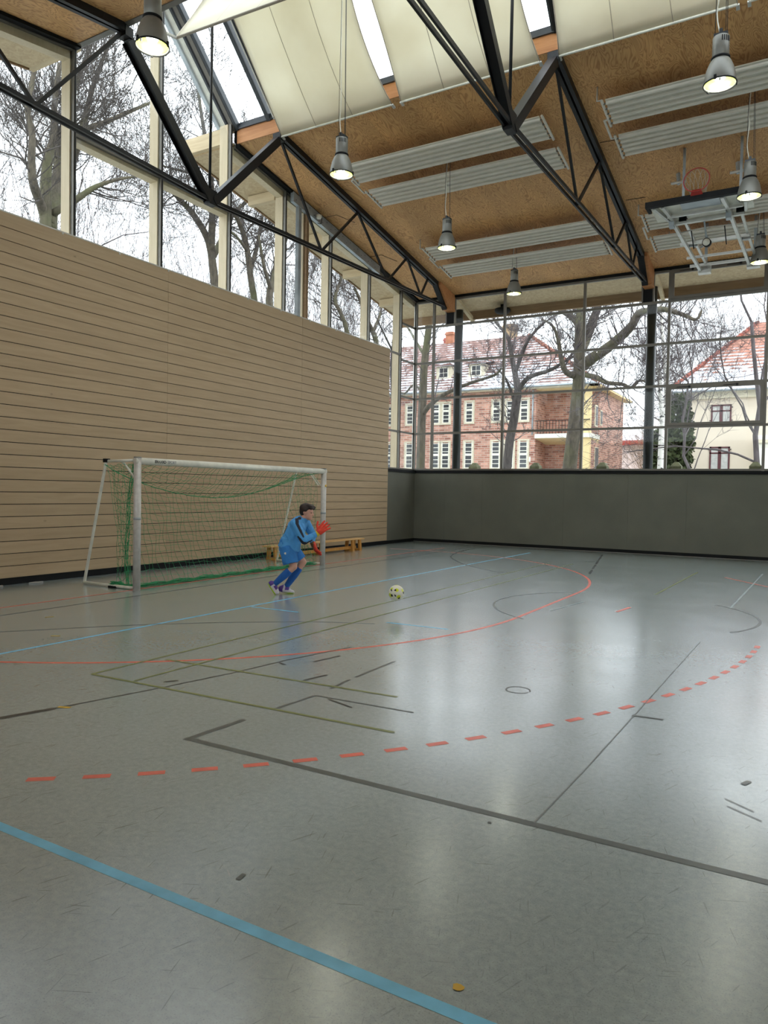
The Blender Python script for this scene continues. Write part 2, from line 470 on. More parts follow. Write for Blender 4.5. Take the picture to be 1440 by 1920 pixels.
# tape scraps
for (x, y, a) in ((-8.16,5.66,1.0),(-7.1,5.0,0.5),(-4.77,3.42,0.4)):
    o = strip([(x,y),(x+0.10*math.cos(a),y+0.10*math.sin(a))], 0.035, 'line_yellow', 'tape_scrap')
pt = [( -0.96+0.021*math.cos(R(a))*(1+0.25*math.sin(a)), 2.19+0.018*math.sin(R(a))) for a in range(0,360,40)]
_lz[0] += 0.0005
MB().add([(x,y,_lz[0]) for x,y in pt], [tuple(range(len(pt)))]).build('tape_dot', M['line_yellow'], fl)
# worn dark smudges
for (x, y, l, a, w) in ((-2.03,2.31,0.05,1.7,0.022),(-1.1,5.62,0.22,0.1,0.03),(-2.62,2.9,0.012,0,0.012),(-1.34,3.38,0.02,0,0.014),(-0.35,4.35,0.18,-0.6,0.008),(-0.33,4.25,0.2,-0.55,0.008),(-0.28,4.62,0.08,1.2,0.03)):
    strip([(x,y),(x+l*math.cos(a),y+l*math.sin(a))], w, 'line_grey', 'scuff')

# ------------------------------------------------------------------ plank wall
wl = MB().box(XL-0.11, YN, 0.0, XL-0.025, YE-0.01, ZT-0.01).build('wall_left', M['black_trim'])
tag(wl, 'long wall clad in horizontal tan wooden planks', kind='structure')
PW = 0.2
zs = [5.768 - 0.2022*i for i in range(0, 28)]          # joint heights
rows = [(zs[0]+0.006, ZT)] + [(zs[i+1]+0.006, zs[i]-0.006) for i in range(len(zs)-1)]
rows.append((0.116, zs[-1]-0.006))
rows = [r for r in rows if r[1]-r[0] > 0.03]
ys = [YN, 1.52, 6.02, 10.52, 15.01, YE]
mesh_cache = {}
for (z0, z1) in rows:
    for a, b in zip(ys[:-1], ys[1:]):
        h = round(z1-z0, 3); L = round(b-a-0.004, 3); key = (h, L)
        if key not in mesh_cache:
            me = MB().box(-0.025, 0, 0, 0.0, L, h).mesh('plank'); me.materials.append(M['plank']); mesh_cache[key] = me
        link('plank', mesh_cache[key], wl, (XL + rnd.uniform(-0.0012, 0.0012), a+0.002, z0))
tag(MB().box(XL-0.03, YN, 0.0, XL-0.004, YE, 0.113).build('baseboard_left', M['black_trim']), kind='structure')
# metal cap on top of the planks
cap = MB().box(XL-0.10, YN, ZT, XL+0.005, YE+0.01, ZT+0.022).build('trim_1', M['alu_light'])
tag(cap, kind='structure')
for i in range(11):
    y = 6.9 + i*1.2
    MB().box(XL+0.003, y, ZT-0.03, XL+0.012, y+0.03, ZT+0.015).build('clip', M['alu_light'], cap)

# ------------------------------------------------------------------ grey low walls
XW = XL-0.055
wf = MB().box(XW-0.2, YF+0.03, 0, XR, YF+0.25, ZS-0.09).build('wall_far', M['black_trim'])
tag(wf, 'low dark grey impact wall under the far windows', kind='structure')
px = [-11.32, -10.2, -8.9, -6.3, -4.45, -2.9, -0.6, 1.8, 4.2, 6.6, 9.0, 11.4, XR]
for a, b in zip(px[:-1], px[1:]):
    MB().box(a+0.0015, YF, 0.10, b-0.0015, YF+0.04, ZS-0.095).build('panel', M['greywall'], wf)
wle = MB().box(XW-0.25, YE, 0, XW-0.03, YF+0.03, ZS-0.09).build('wall_left_end', M['black_trim'])
tag(wle, 'short grey return wall in the hall corner', kind='structure')
MB().box(XW-0.035, YE+0.002, 0.10, XW, YF, ZS-0.095).build('panel', M['greywall'], wle)
tag(MB().box(XW-0.02, YF-0.012, 0, XR, YF+0.03, 0.10).build('baseboard_far', M['black_trim']), kind='structure')
tag(MB().box(XW-0.03, YE, 0, XW+0.012, YF-0.012, 0.10).build('baseboard_left_end', M['black_trim']), kind='structure')
tag(MB().box(XW-0.02, YF-0.04, ZS-0.095, XR, YF+0.12, ZS-0.005).build('trim_2', M['black_trim']), kind='structure')
tag(MB().box(XW-0.06, YE+0.003, ZS-0.095, XW+0.04, YF-0.04, ZS-0.005).build('trim_3', M['black_trim']), kind='structure')
# floor edge strip by the far wall
tag(MB().box(XW, YF-0.03, 0.0, XR, YF-0.012, 0.012).build('trim_4', M['alu']), kind='structure')
# near wall and right wall (behind and beside the camera)
wn = MB().box(-11.5, YN-0.2, 0, XR, YN, 4.69).build('wall_near', M['plank']); tag(wn, 'low plank wall behind the viewer', kind='structure')
wr = MB().box(XR, YN-0.2, 0, XR+0.2, YF+0.2, 12.0).build('wall_right', M['plank']); tag(wr, 'far end wall of the hall', kind='structure')

# ------------------------------------------------------------------ far glazing
ZH = 7.85
far_z = [ZS, 3.55, 4.69, 5.85, 7.01, ZH]
far_x = [-11.36, -10.71, -8.28, -5.82, -3.48, -1.07, 1.35, 3.77, 6.19, 8.61, 11.03, XR-0.05]
w2 = empty('window_2', (0, YF, ZS)); tag(w2, 'large glazed front with a grid of panes and trees outside', kind='structure')
def wchild(root, mb, name, mat):
    o = mb.build(name, mat); o.parent = root; o.matrix_parent_inverse = root.matrix_world.inverted() if False else Matrix.Translation(-Vector(root.location)); return o
FW = 0.07
for x in far_x:
    wchild(w2, MB().box(x-FW/2, YF-0.03, ZS, x+FW/2, YF+0.06, ZH), 'mullion', M['alu'])
for z in far_z:
    h = 0.032
    z0, z1 = (z-0.005, z+0.05) if z == ZS else ((z-0.05, z+0.01) if z == ZH else (z-h, z+h))
    for a, b in zip(far_x[:-1], far_x[1:]):
        wchild(w2, MB().box(a+FW/2, YF-0.027, z0, b-FW/2, YF+0.057, z1), 'transom', M['alu'])
for a, b in zip(far_x[:-1], far_x[1:]):
    for k, (c, d) in enumerate(zip(far_z[:-1], far_z[1:])):
        wchild(w2, MB().box(a+FW/2, YF+0.018, c+0.02, b-FW/2, YF+0.028, d-0.02), 'pane', M['glass'])
        if abs(a+3.48) < 0.01 and k in (1, 4) or abs(a-3.77) < 0.01 and k in (1, 4):
            x0, x1, y0, y1, z0, z1 = a+0.035, b-0.035, YF-0.05, YF+0.01, c+0.035, d-0.035
            s = MB(); t = 0.075
            s.box(x0,y0,z0,x1,y1,z0+t); s.box(x0,y0,z1-t,x1,y1,z1); s.box(x0,y0,z0+t,x0+t,y1,z1-t); s.box(x1-t,y0,z0+t,x1,y1,z1-t)
            so = wchild(w2, s, 'sash', M['alu'])
            rod = MB()
            for xx in (0.22, 0.72):
                rx = x0 + (x1-x0)*xx
                rod.bar((rx-0.3,y0-0.02,z1-0.03),(rx+0.06,y0-0.02,z1-0.02),0.018,0.014); rod.box(rx,y0-0.04,z1-0.06,rx+0.05,y0,z1)
            rod.build('opener_rod', M['black_steel'], so)
# black boxes where the roof beams pass through the glazing
for tx in TRUSS_X:
    wchild(w2, MB().box(tx-0.13, YF-0.02, 7.04, tx+0.13, YF+0.05, ZH-0.02), 'infill_panel', M['black_trim'])
    wchild(w2, MB().box(tx+0.13, YF-0.03, 7.04, tx+0.17, YF+0.06, ZH-0.03), 'mullion', M['alu'])
    wchild(w2, MB().box(tx-0.17, YF-0.03, 7.04, tx-0.13, YF+0.06, ZH-0.03), 'mullion', M['alu'])
tag(MB().box(XG, YF-0.06, ZH+0.012, XR, YF+0.06, ceil_z(YF)+0.1).build('trim_5', M['black_trim']), kind='structure')

# near glazing behind the camera (same as the far side)
w3 = empty('window_3', (0, YN, ZS)); tag(w3, 'glazed band behind the viewer', kind='structure')
nx = [-11.36 + i*4.22 for i in range(7)]
for x in nx: wchild(w3, MB().box(x-0.03, YN-0.1, 4.69, x+0.03, YN, ZH), 'mullion', M['alu'])
for a, b in zip(nx[:-1], nx[1:]): wchild(w3, MB().box(a+0.03, YN-0.06, 4.69, b-0.03, YN-0.05, ZH), 'pane', M['glass'])

# ------------------------------------------------------------------ long side glazing (left)
w1 = empty('window_1', (XG, 10, ZT)); tag(w1, 'long clerestory glazing above the plank wall with pale timber posts', kind='structure')
ly = [0.4+2.0*i for i in range(0, 10)] + [20.38]
ly = [0.4,2.4,4.4,6.4,8.42,10.42,12.42,14.40,16.40,18.42,20.36]
def side_top(y):
    if EN < y < EF: return RIDGE_Z - 1.12*abs(y-RIDGE_Y) - 0.0
    return ceil_z(y)-0.03
def left_pane(y0, y1, z0, z1a, z1b, extra=None):
    poly = [(XG-0.005,y0,z0),(XG-0.005,y1,z0),(XG-0.005,y1,z1b)] + ([extra] if extra else []) + [(XG-0.005,y0,z1a)]
    wchild(w1, MB().prism(poly, (0.01,0,0)), 'pane', M['glass'])
ZGT = 7.84
for i, y in enumerate(ly):
    zb = ZS if y > YE else ZT
    if 8 < y < 13:
        zt = side_top(y) if abs(y-RIDGE_Y) < 0.5 else 9.74
    else: zt = side_top(y)-0.02
    wchild(w1, MB().box(XG-0.26, y-0.055, zb-0.1, XG-0.03, y+0.055, zt), 'timber_post', M['timber'])
    wchild(w1, MB().box(XG-0.03, y-0.028, zb, XG+0.045, y+0.028, zt+0.02), 'mullion', M['alu'])
    wchild(w1, MB().box(XG+0.045, y-0.010, zb, XG+0.055, y+0.010, zt+0.02), 'cover_strip', M['black_steel'])
edges = [YN] + ly + [YF]
for a, b in zip(edges[:-1], edges[1:]):
    zb = ZT+0.02
    if a >= EN-0.1 and b <= EF:
        left_pane(a+0.03, b-0.03, zb, ZGT, ZGT)
        left_pane(a+0.03, b-0.03, ZGT+0.03, side_top(max(a,EN+0.01)), side_top(min(b,EF-0.01)))
        wchild(w1, MB().box(XG-0.03, a+0.03, ZGT-0.03, XG+0.03, b-0.03, ZGT+0.03), 'transom', M['alu'])
        wchild(w1, MB().box(XG-0.24, a+0.055, ZGT-0.10, XG-0.03, b-0.055, ZGT), 'timber_rail', M['timber'])
    elif a < YE < b:
        left_pane(a+0.03, b-0.03, zb, side_top(a)-0.05, side_top(b)-0.05)
        left_pane(YE+0.01, b-0.03, ZS, ZT-0.03, ZT-0.03)
        wchild(w1, MB().box(XG-0.03, YE, ZT-0.03, XG+0.04, b-0.03, ZT+0.02), 'transom', M['alu'])
        wchild(w1, MB().box(XG-0.03, YE, 3.52, XG+0.03, b-0.03, 3.58), 'transom', M['alu'])
    elif a > YE:
        left_pane(a+0.03, b-0.03, ZS, side_top(a)-0.05, side_top(b)-0.05)
        for z in far_z[1:-1]:
            wchild(w1, MB().box(XG-0.03, a+0.03, z-0.0275, XG+0.03, b-0.03, z+0.0275), 'transom', M['alu'])
    else:
        left_pane(a+0.03, b-0.03, zb, side_top(a)-0.05, side_top(b)-0.05)
wchild(w1, MB().box(XG-0.05, YE, ZS-0.005, XG+0.06, YF, ZS+0.04), 'transom', M['alu'])
wchild(w1, MB().box(XG-0.03, YF-0.03, ZS, XG+0.04, YF+0.04, ZH), 'mullion', M['alu_light'])
# raking head beams of the long side: pale timber outside, black inside
for (ya, yb) in ((YN, EN), (EF, YF)):
    za, zb = ceil_z(ya)-0.03, ceil_z(yb)-0.03
    wchild(w1, MB().prism([(XG-0.22,ya,za-0.18),(XG-0.22,yb,zb-0.18),(XG-0.22,yb,zb),(XG-0.22,ya,za)], (0.19,0,0)), 'timber_head', M['timber'])
    wchild(w1, MB().prism([(XG-0.02,ya,za-0.05),(XG-0.02,yb,zb-0.05),(XG-0.02,yb,zb+0.0),(XG-0.02,ya,za+0.0)], (0.06,0,0)), 'head_frame', M['alu'])
    wchild(w1, MB().prism([(XG+0.04,ya,za-0.03),(XG+0.04,yb,zb-0.03),(XG+0.04,yb,zb+0.06),(XG+0.04,ya,za+0.06)], (0.12,0,0)), 'black_head', M['black_trim'])

# ------------------------------------------------------------------ ceilings
cl = MB()
XO = -12.7            # outer edge of the roof overhang
for (ya, yb) in ((EF, YF+1.45), (YN-1.45, EN)):
    za, zb = ceil_z(ya)+0.06, ceil_z(yb)+0.06
    cl.prism([(XG,ya,za),(XG,yb,zb),(XG,yb,zb+0.3),(XG,ya,za+0.3)], (XR+0.3-XG,0,0))
ceiling = cl.build('ceiling', M['black_trim']); tag(ceiling, 'sloping plywood ceiling on both sides of the roof light', kind='structure')
slope = math.atan(SL)
def ply_panel(x0, x1, y0, y1):
    za, zb = ceil_z(y0), ceil_z(y1)
    v = [(x0,y0,za),(x1,y0,za),(x1,y1,zb),(x0,y1,zb)]
    MB().add([(p[0],p[1],p[2]+0.03) for p in v] + v, [(0,1,2,3),(7,6,5,4),(4,5,1,0),(5,6,2,1),(6,7,3,2),(7,4,0,3)]).build('plywood_panel', M['plywood'], ceiling)
xs_p = [XG+0.16, -10.12, -8.08, -6.06, -4.06, -2.04, -0.02, 2.0, 4.02, 6.04, 8.06, 10.08, XR]
for a, b in zip(xs_p[:-1], xs_p[1:]):
    for c, d in ((EF, 15.45), (15.45, 18.4), (18.4, YF-0.06)):
        ply_panel(a+0.0015, b-0.0015, c+0.0015, d-0.0015)
    for c, d in ((2.6, 5.5), (5.5, EN), (YN, 2.6)):
        ply_panel(a+0.0015, b-0.0015, c+0.0015, d-0.0015)
# upstands at the roof light eaves
tag(MB().box(XG+0.1, EF-0.02, EZ+0.0, XR, EF+0.08, EZ+0.37).build('trim_6', M['orange_wood']), kind='structure')
tag(MB().box(XG+0.1, EN-0.08, EZ-0.03, XR, EN+0.02, EZ+0.37).build('trim_7', M['alu']), kind='structure')

# ------------------------------------------------------------------ glazed roof light
w4 = empty('window_4', (0, RIDGE_Y, RIDGE_Z)); tag(w4, 'glazed ridge roof light', kind='structure')
def rz(y): return RIDGE_Z - 0.95*abs(y-RIDGE_Y)
def raker(x, w, h, mat, name, dz=0.0, y_in=0.0):
    for s in (1, -1):
        p0 = Vector((x, RIDGE_Y + s*2.05, rz(EF)+dz)); p1 = Vector((x, RIDGE_Y, RIDGE_Z+dz))
        n = (p1-p0).cross(Vector((1,0,0))).normalized()
        wchild(w4, MB().bar(p0, p1, w, h, up=n), name, mat)
def rpane(x0, x1):
    for s in (1, -1):
        v = [(x0,RIDGE_Y+s*2.05,rz(EF)+0.03),(x1,RIDGE_Y+s*2.05,rz(EF)+0.03),(x1,RIDGE_Y,RIDGE_Z+0.03),(x0,RIDGE_Y,RIDGE_Z+0.03)]
        wchild(w4, MB().prism(v, (0,0,0.012)), 'pane', M['glass'])
raker(XG-0.34, 0.09, 0.14, M['galv'], 'outer_rafter')
raker(XG-0.20, 0.20, 0.05, M['white_paint'], 'white_soffit_strip', 0.02)
raker(XG-0.08, 0.05, 0.16, M['dark_frame'], 'rafter'); raker(XG+0.02, 0.10, 0.10, M['alu'], 'rafter'); raker(XG+0.13, 0.07, 0.12, M['dark_frame'], 'rafter')
raker(TRUSS_X[0]-0.26, 0.10, 0.12, M['dark_frame'], 'rafter'); raker(TRUSS_X[0]-0.12, 0.03, 0.10, M['alu_light'], 'rafter')
raker(TRUSS_X[0]-0.03, 0.10, 0.16, M['black_steel'], 'rafter')
xr_ = [XG+0.1, TRUSS_X[0]]
x = TRUSS_X[0] + 1.5
while x < XR:
    xr_.append(x)
    raker(x, 0.06, 0.10, M['dark_frame'], 'rafter'); x += 1.515
for a, b in zip(xr_, xr_[1:] + [XR]): rpane(a, b)
raker(TRUSS_X[1]+0.06, 0.12, 0.16, M['black_steel'], 'rafter')
for s in (1, -1):
    wchild(w4, MB().box(XG-0.6, RIDGE_Y+s*2.05-0.06, EZ+0.30, XR, RIDGE_Y+s*2.05+0.06, EZ+0.42), 'eave_frame', M['dark_frame'])
wchild(w4, MB().box(XG-0.6, RIDGE_Y-0.08, RIDGE_Z-0.05, XR, RIDGE_Y+0.08, RIDGE_Z+0.12), 'ridge_frame', M['dark_frame'])

# ------------------------------------------------------------------ sails under the roof light
def sail(x0, x1, far, label, seams=2, edge_rod=True):
    root = empty('fabric_sail', ((x0+x1)/2, EF-0.1 if far else EN+0.6, 9.2))
    tag(root, label, 'sail', 'cream sails under the roof light')
    nx_, ny_ = 18, 14
    def P(u, t):
        xx = x0 + (x1-x0)*u
        if far:
            y = (EF-0.06) + (RIDGE_Y+0.12-(EF-0.06))*t; z0_, z1_ = 9.2, 11.15
        else:
            y = 9.05 + (RIDGE_Y-0.05-9.05)*t; z0_, z1_ = 9.30, 11.1
        z = z0_ + (z1_-z0_)*t
        sag = (0.16 if far else 0.06)*4*t*(1-t)
        if not far:
            xx -= 0.65*(t**0.7)*(1-u)
            z -= 0.10*u*(1-t)
        # sides curve inwards a little
        side = (0.10 if far else 0.0)*4*t*(1-t)
        if u < 0.5: xx += side*(1-2*u)
        else: xx -= side*(2*u-1)
        return Vector((xx, y - (sag*0.55 if far else -sag*0.4), z - sag*0.55))
    v = [P(i/nx_, j/ny_) for j in range(ny_+1) for i in range(nx_+1)]
    f = [(j*(nx_+1)+i, j*(nx_+1)+i+1, (j+1)*(nx_+1)+i+1, (j+1)*(nx_+1)+i) for j in range(ny_) for i in range(nx_)]
    def ch(mb, name, mat): return wchild(root, mb, name, mat)
    o = ch(MB().add(v, f, 0, True), 'fabric', M['sail'])
    sol = o.modifiers.new('thick', 'SOLIDIFY'); sol.thickness = 0.004
    nrm = Vector((0, -0.72 if far else 0.72, -0.69))
    for s in range(1, seams+1):
        u = s/(seams+1); 
        ch(MB().tube([P(u, j/ny_) + nrm*0.004 for j in range(ny_+1)], 0.006, 4), 'seam', M['sail_seam'])
    ch(MB().tube([P(i/12, 0.0) for i in range(13)], 0.022, 6), 'edge_rod', M['sail_seam'] if not far else M['white_paint'])
    for u in (0.0, 1.0):
        ch(MB().tube([P(u, j/ny_) for j in range(ny_+1)], 0.010, 5), 'hem', M['sail_seam'])
        p = P(u, 0); ch(MB().bar(p, p + Vector((0, 0.10 if far else -0.5, -0.02 if far else -0.1)), 0.05, 0.03), 'corner_strap', M['silver'])
    return root
sail(-10.00, -7.28, True, 'cream fabric sail beside the goal-side roof truss, with the pendant lamp wire in front')
sail(-7.08, -4.30, True, 'cream fabric sail between the narrow bright slit and the black V strut')
sail(-3.96, -1.18, True, 'cream fabric sail above the second radiator bay, right of the V strut')
sail(-1.02, 1.80, True, 'cream fabric sail at the right picture edge beside an orange wood slit')
sail(-9.55, -6.95, False, 'pale curved sail on the near slope beside the bright lamp')

# ------------------------------------------------------------------ roof trusses
def truss(tx, label):
    root = empty('roof_truss', (tx, RIDGE_Y, 7.2)); tag(root, label, 'truss', 'black steel roof trusses')
    def ch(mb, name, mat='black_steel'): return wchild(root, mb, name, M[mat])
    V = (tx, RIDGE_Y-0.03, 7.16)
    for s in (1, -1):
        def Y(d): return RIDGE_Y + s*d
        chord = lambda d: 9.22 - SL*(d-2.05)
        if s == -1 and False: pass
        dn = 9.9
        # top chord: two channels side by side
        for dx in (-0.055, 0.055):
            ch(MB().bar((tx+dx, Y(2.05), chord(2.05)+0.10), (tx+dx, Y(9.85), chord(9.85)+0.10), 0.07, 0.2), 'top_chord')
        ch(MB().bar((tx, Y(2.05), chord(2.05)+0.19), (tx, Y(9.85), chord(9.85)+0.19), 0.2, 0.03), 'top_flange')
        # bottom chord: two flats
        for dx in (-0.05, 0.05):
            ch(MB().bar((tx+dx, Y(0.0), 7.16), (tx+dx, Y(10.4), 7.5), 0.035, 0.065), 'bottom_chord')
        # V strut
        ch(MB().bar((tx, Y(0.02), 7.18), (tx, Y(1.98), 9.16), 0.16, 0.10, up=(0,s,1)), 'strut')
        ch(MB().bar((tx-0.075, Y(0.05), 7.14), (tx-0.075, Y(2.0), 9.11), 0.012, 0.12, up=(0,s,1)), 'strut_flange')
        ch(MB().bar((tx+0.075, Y(0.05), 7.14), (tx+0.075, Y(2.0), 9.11), 0.012, 0.12, up=(0,s,1)), 'strut_flange')
        b = lambda d: 7.16 + 0.34*d/10.4
        for d0, d1, up_ in ((2.1,3.68,0),(5.24,3.68,1),(5.24,6.80,0),(7.84,6.80,1),(7.9,8.75,0),(9.2,8.75,1)):
            ch(MB().bar((tx, Y(d0), chord(d0)), (tx, Y(d1), b(d1)), 0.045, 0.055), 'diagonal')
        # end plate and timber corbel
        ch(MB().bar((tx, Y(9.72), chord(9.72)+0.1), (tx, Y(10.45), 7.47), 0.16, 0.22, up=(0,s,0.6)), 'end_plate')
        x0, x1 = tx+0.06, tx+0.2
        ch(MB().prism([(x0,Y(9.75),chord(9.75)+0.02),(x0,Y(10.42),7.42),(x0,Y(10.83),7.42),(x0,Y(10.83),ceil_z(RIDGE_Y+10.83)-0.01),(x0,Y(9.75),ceil_z(RIDGE_Y+9.75)-0.01)], (0.1,0,0)), 'corbel', 'orange_wood')
        ch(MB().box(tx-0.09, Y(10.40), 7.4, tx+0.17, Y(10.83), 7.48), 'corbel_base', 'orange_wood')
        # corner gusset at the eave
        ch(MB().box(tx-0.1, Y(1.96), 9.14, tx+0.1, Y(2.12), 9.30), 'gusset')
    ch(MB().tube([V, (tx, RIDGE_Y, RIDGE_Z-0.1)], 0.026, 8), 'hanger_rod')
    ch(MB().box(tx-0.07, RIDGE_Y-0.1, 7.08, tx+0.07, RIDGE_Y+0.1, 7.36), 'node_block')
    return root
truss(TRUSS_X[0], 'black steel truss next to the long glazing, ending above the wall corner')
truss(TRUSS_X[1], 'black steel truss between the two ceiling radiator bays')

# small angled wire clips on the plywood
for (x, y) in ((-10.75, 15.9), (-10.75, 18.2), (-3.95, 15.3), (-3.9, 17.6)):
    z = ceil_z(y) - 0.012
    o = MB().tube([(x-0.55,y-0.05,z),(x-0.1,y-0.05,ceil_z(y-0.05)-0.012),(x+0.15,y+0.45,ceil_z(y+0.45)-0.012)] if x < -5 else [(x,y,z),(x+0.0,y,z),(x+0.42,y+0.03,z)], 0.006, 5).build('ceiling_seam_wire', M['black_steel'], ceiling)

# ------------------------------------------------------------------ ceiling radiators
def radiator(x0, x1, yA, yB, label):
    root = empty('ceiling_radiator', ((x0+x1)/2, (yA+yB)/2, ceil_z((yA+yB)/2)-0.33)); tag(root, label, 'radiator', 'white ribbed ceiling radiators')
    def ch(mb, name, mat='rad_white'): return wchild(root, mb, name, M[mat])
    w = 0.74; off = 0.30
    T = Vector((0, math.cos(slope), -math.sin(slope))); U = Vector((0, math.sin(slope), math.cos(slope)))
    for k, y in enumerate((yA, yB)):
        base = Vector((0, y, ceil_z(y)-off))
        # ribbed profile: flat strips with raised tubes
        prof = []; n = 5
        for i in range(n):
            a = w*i/n; b = w*(i+1)/n; m_ = (a+b)/2; d = w/n
            prof += [(a, 0.03), (a+d*0.28, 0.03), (a+d*0.34, 0.0), (a+d*0.5, -0.012), (a+d*0.66, 0.0), (a+d*0.72, 0.03)]
        prof.append((w, 0.03))
        top = [(w, 0.05), (0, 0.05)]
        poly = [base + T*a + U*b + Vector((x0+0.09,0,0)) for a, b in prof + top]
        ch(MB().prism(poly, (x1-x0-0.18,0,0)), 'panel')
        for xx in (x0+0.03, x1-0.03):
            ch(MB().tube([base + T*(-0.02) + Vector((xx,0,0)) + U*0.02, base + T*(w+0.02) + Vector((xx,0,0)) + U*0.02], 0.028, 8), 'header_pipe')
            for i in range(n):
                c = base + T*(w*(i+0.5)/n) + U*0.01
                ch(MB().tube([c + Vector((xx,0,0)), c + Vector((xx + (0.09 if xx < (x0+x1)/2 else -0.09),0,0))], 0.016, 6), 'rib_stub', 'alu')
        for i in range(4):
            xx = x0 + 0.4 + (x1-x0-0.8)*i/3
            ch(MB().tube([base + T*(w*0.5) + U*0.05 + Vector((xx,0,0)), base + T*(w*0.5) + U*(off) + Vector((xx,0,0))], 0.008, 5), 'hanger', 'silver')
    # connecting pipe between the two strips
    p0 = Vector((x0-0.05, yA+0.55, ceil_z(yA+0.55)-off+0.02)); p1 = Vector((x0-0.05, yB+0.05, ceil_z(yB+0.05)-off+0.02))
    ch(MB().tube([p0 + Vector((0.08,0,0)), p0, p1, p1 + Vector((0.08,0,0))], 0.022, 7), 'connecting_pipe')
    p2 = Vector((x0-0.05, yA-0.02, ceil_z(yA)-off+0.03))
    ch(MB().tube([p2 + Vector((0.08,0,0)), p2, p2 + Vector((0,0,off-0.04))], 0.016, 7), 'feed_pipe', 'silver')
    return root
radiator(-9.30, -4.62, 13.70, 14.75, 'ribbed white radiator pair nearest the sails, between the two trusses')
radiator(-9.30, -4.62, 17.72, 18.80, 'ribbed white radiator pair near the far glazing, between the two trusses')
radiator(-3.55, 1.20, 13.70, 14.78, 'ribbed white radiator pair at upper right, behind the hanging lamp')
radiator(-3.62, 1.20, 17.90, 18.98, 'ribbed white radiator pair above the folded basketball frame')

# ------------------------------------------------------------------ pendant lamps
def lamp_meshes():
    d = {}
    def reg(name, mb, mats):
        me = mb.mesh(name)
        for m_ in mats: me.materials.append(m_)
        d[name] = me
    reg('reflector', MB().lathe([(0.198,0.0),(0.200,0.012),(0.190,0.10),(0.168,0.20),(0.135,0.28),(0.105,0.325),(0.098,0.325),(0.128,0.275),(0.160,0.195),(0.182,0.10),(0.190,0.012)], 32, close=True), [M['grey_lamp']])
    reg('inner_reflector', MB().lathe([(0.186,0.02),(0.178,0.10),(0.156,0.195),(0.12,0.275),(0.0,0.30)], 32, cap=False), [M['reflector_in']])
    reg('rim', MB().lathe([(0.205,-0.004),(0.205,0.014),(0.196,0.014),(0.196,-0.004)], 32, close=True), [M['black_trim']])
    reg('collar', MB().lathe([(0.112,0.318),(0.118,0.325),(0.118,0.345),(0.108,0.352)], 24), [M['black_trim']])
    reg('housing', MB().lathe([(0.10,0.35),(0.104,0.355),(0.104,0.60),(0.098,0.612)], 24), [M['grey_lamp']])
    g = MB()
    for i in range(5):
        a = R(-75+i*14)
        c = Vector((0.105*math.cos(a), 0.105*math.sin(a), 0.555))
        g.bar(c - Vector((0,0,0.035)), c + Vector((0,0,0.035)), 0.012, 0.004, up=Vector((math.cos(a), math.sin(a), 0)))
    reg('vent_slots', g, [M['black_trim']])
    reg('top_plate', MB().box(-0.085,-0.06,0.61,0.085,0.06,0.65).box(-0.02,-0.06,0.64,0.02,0.06,0.70), [M['dark_frame']])
    reg('bulb', MB().lathe([(0.0,0.045),(0.05,0.06),(0.075,0.11),(0.07,0.17),(0.04,0.23),(0.03,0.27)], 20), [M['bulb']])
    for k in range(3):
        a = R(20+120*k); p = Vector((0.203*math.cos(a), 0.203*math.sin(a), 0))
        reg('clip.%d' % k, MB().bar(p - Vector((0,0,0.012)), p + Vector((0,0,0.045)), 0.03, 0.018, up=Vector((math.cos(a), math.sin(a), 0))), [M['black_trim']])
    reg('safety_glass', MB().lathe([(0.192,0.004),(0.192,0.008)], 32), [M['glass']])
    reg('catch', MB().lathe([(0.0,-0.045),(0.012,-0.035),(0.012,-0.005),(0.0,0.0)], 10, center=(0.02,-0.196,0.0)), [M['silver']])
    return d
LM = lamp_meshes()
def lamp(x, y, z, label, power=62.0, wires=True):
    root = empty('pendant_lamp', (x, y, z)); tag(root, label, 'lamp', 'grey bell pendant lamps')
    for n_, me in LM.items(): link(n_.split('.')[0], me, root)
    top = (ceil_z(y)-z) if not (EN < y < EF) else 3.4
    w = MB()
    for dx, dy in ((-0.075,0.0),(0.05,0.03),(0.075,-0.03)):
        w.tube([(dx,dy,0.64),(dx*0.6,dy*0.6,top)], 0.0045, 4)
    w.build('suspension_wire', M['dark_frame'], root)
    MB().tube(smooth([(-0.02,0,0.68),(-0.06,0.02,0.95),(-0.03,0.0,1.3),(-0.05,0.01,top*0.75),(-0.02,0,top)]), 0.008, 6).build('power_cable', M['white_paint'] if y > 10 else M['dark_frame'], root)
    ld = bpy.data.lights.new('lamp_light', 'POINT'); ld.energy = power; ld.color = (1.0, 0.975, 0.86); ld.shadow_soft_size = 0.09
    lo = bpy.data.objects.new('lamp_light', ld); COL.objects.link(lo); lo.parent = root; lo.location = (0,0,0.10)
    return root
lamp(-7.1, 10.5, 7.05, 'grey bell lamp hanging in front of the cream sail, its inside lit yellow')
lamp(-7.1, 14.7, 7.04, 'grey bell lamp hanging in front of the radiator pair near the far glazing')
lamp(-7.1, 18.95, 7.06, 'small grey bell lamp with greenish glow above the far window row')
lamp(-7.1, 6.34, 7.02, 'bright bell lamp at the top beside the near truss chord')
lamp(-1.18, 10.55, 7.05, 'largest grey bell lamp at upper right, lit yellow inside')
lamp(-1.10, 14.7, 7.05, 'grey bell lamp overlapping the padded backboard edge')
lamp(-1.146, 18.9, 7.05, 'grey bell lamp below the basketball frame at the right edge')

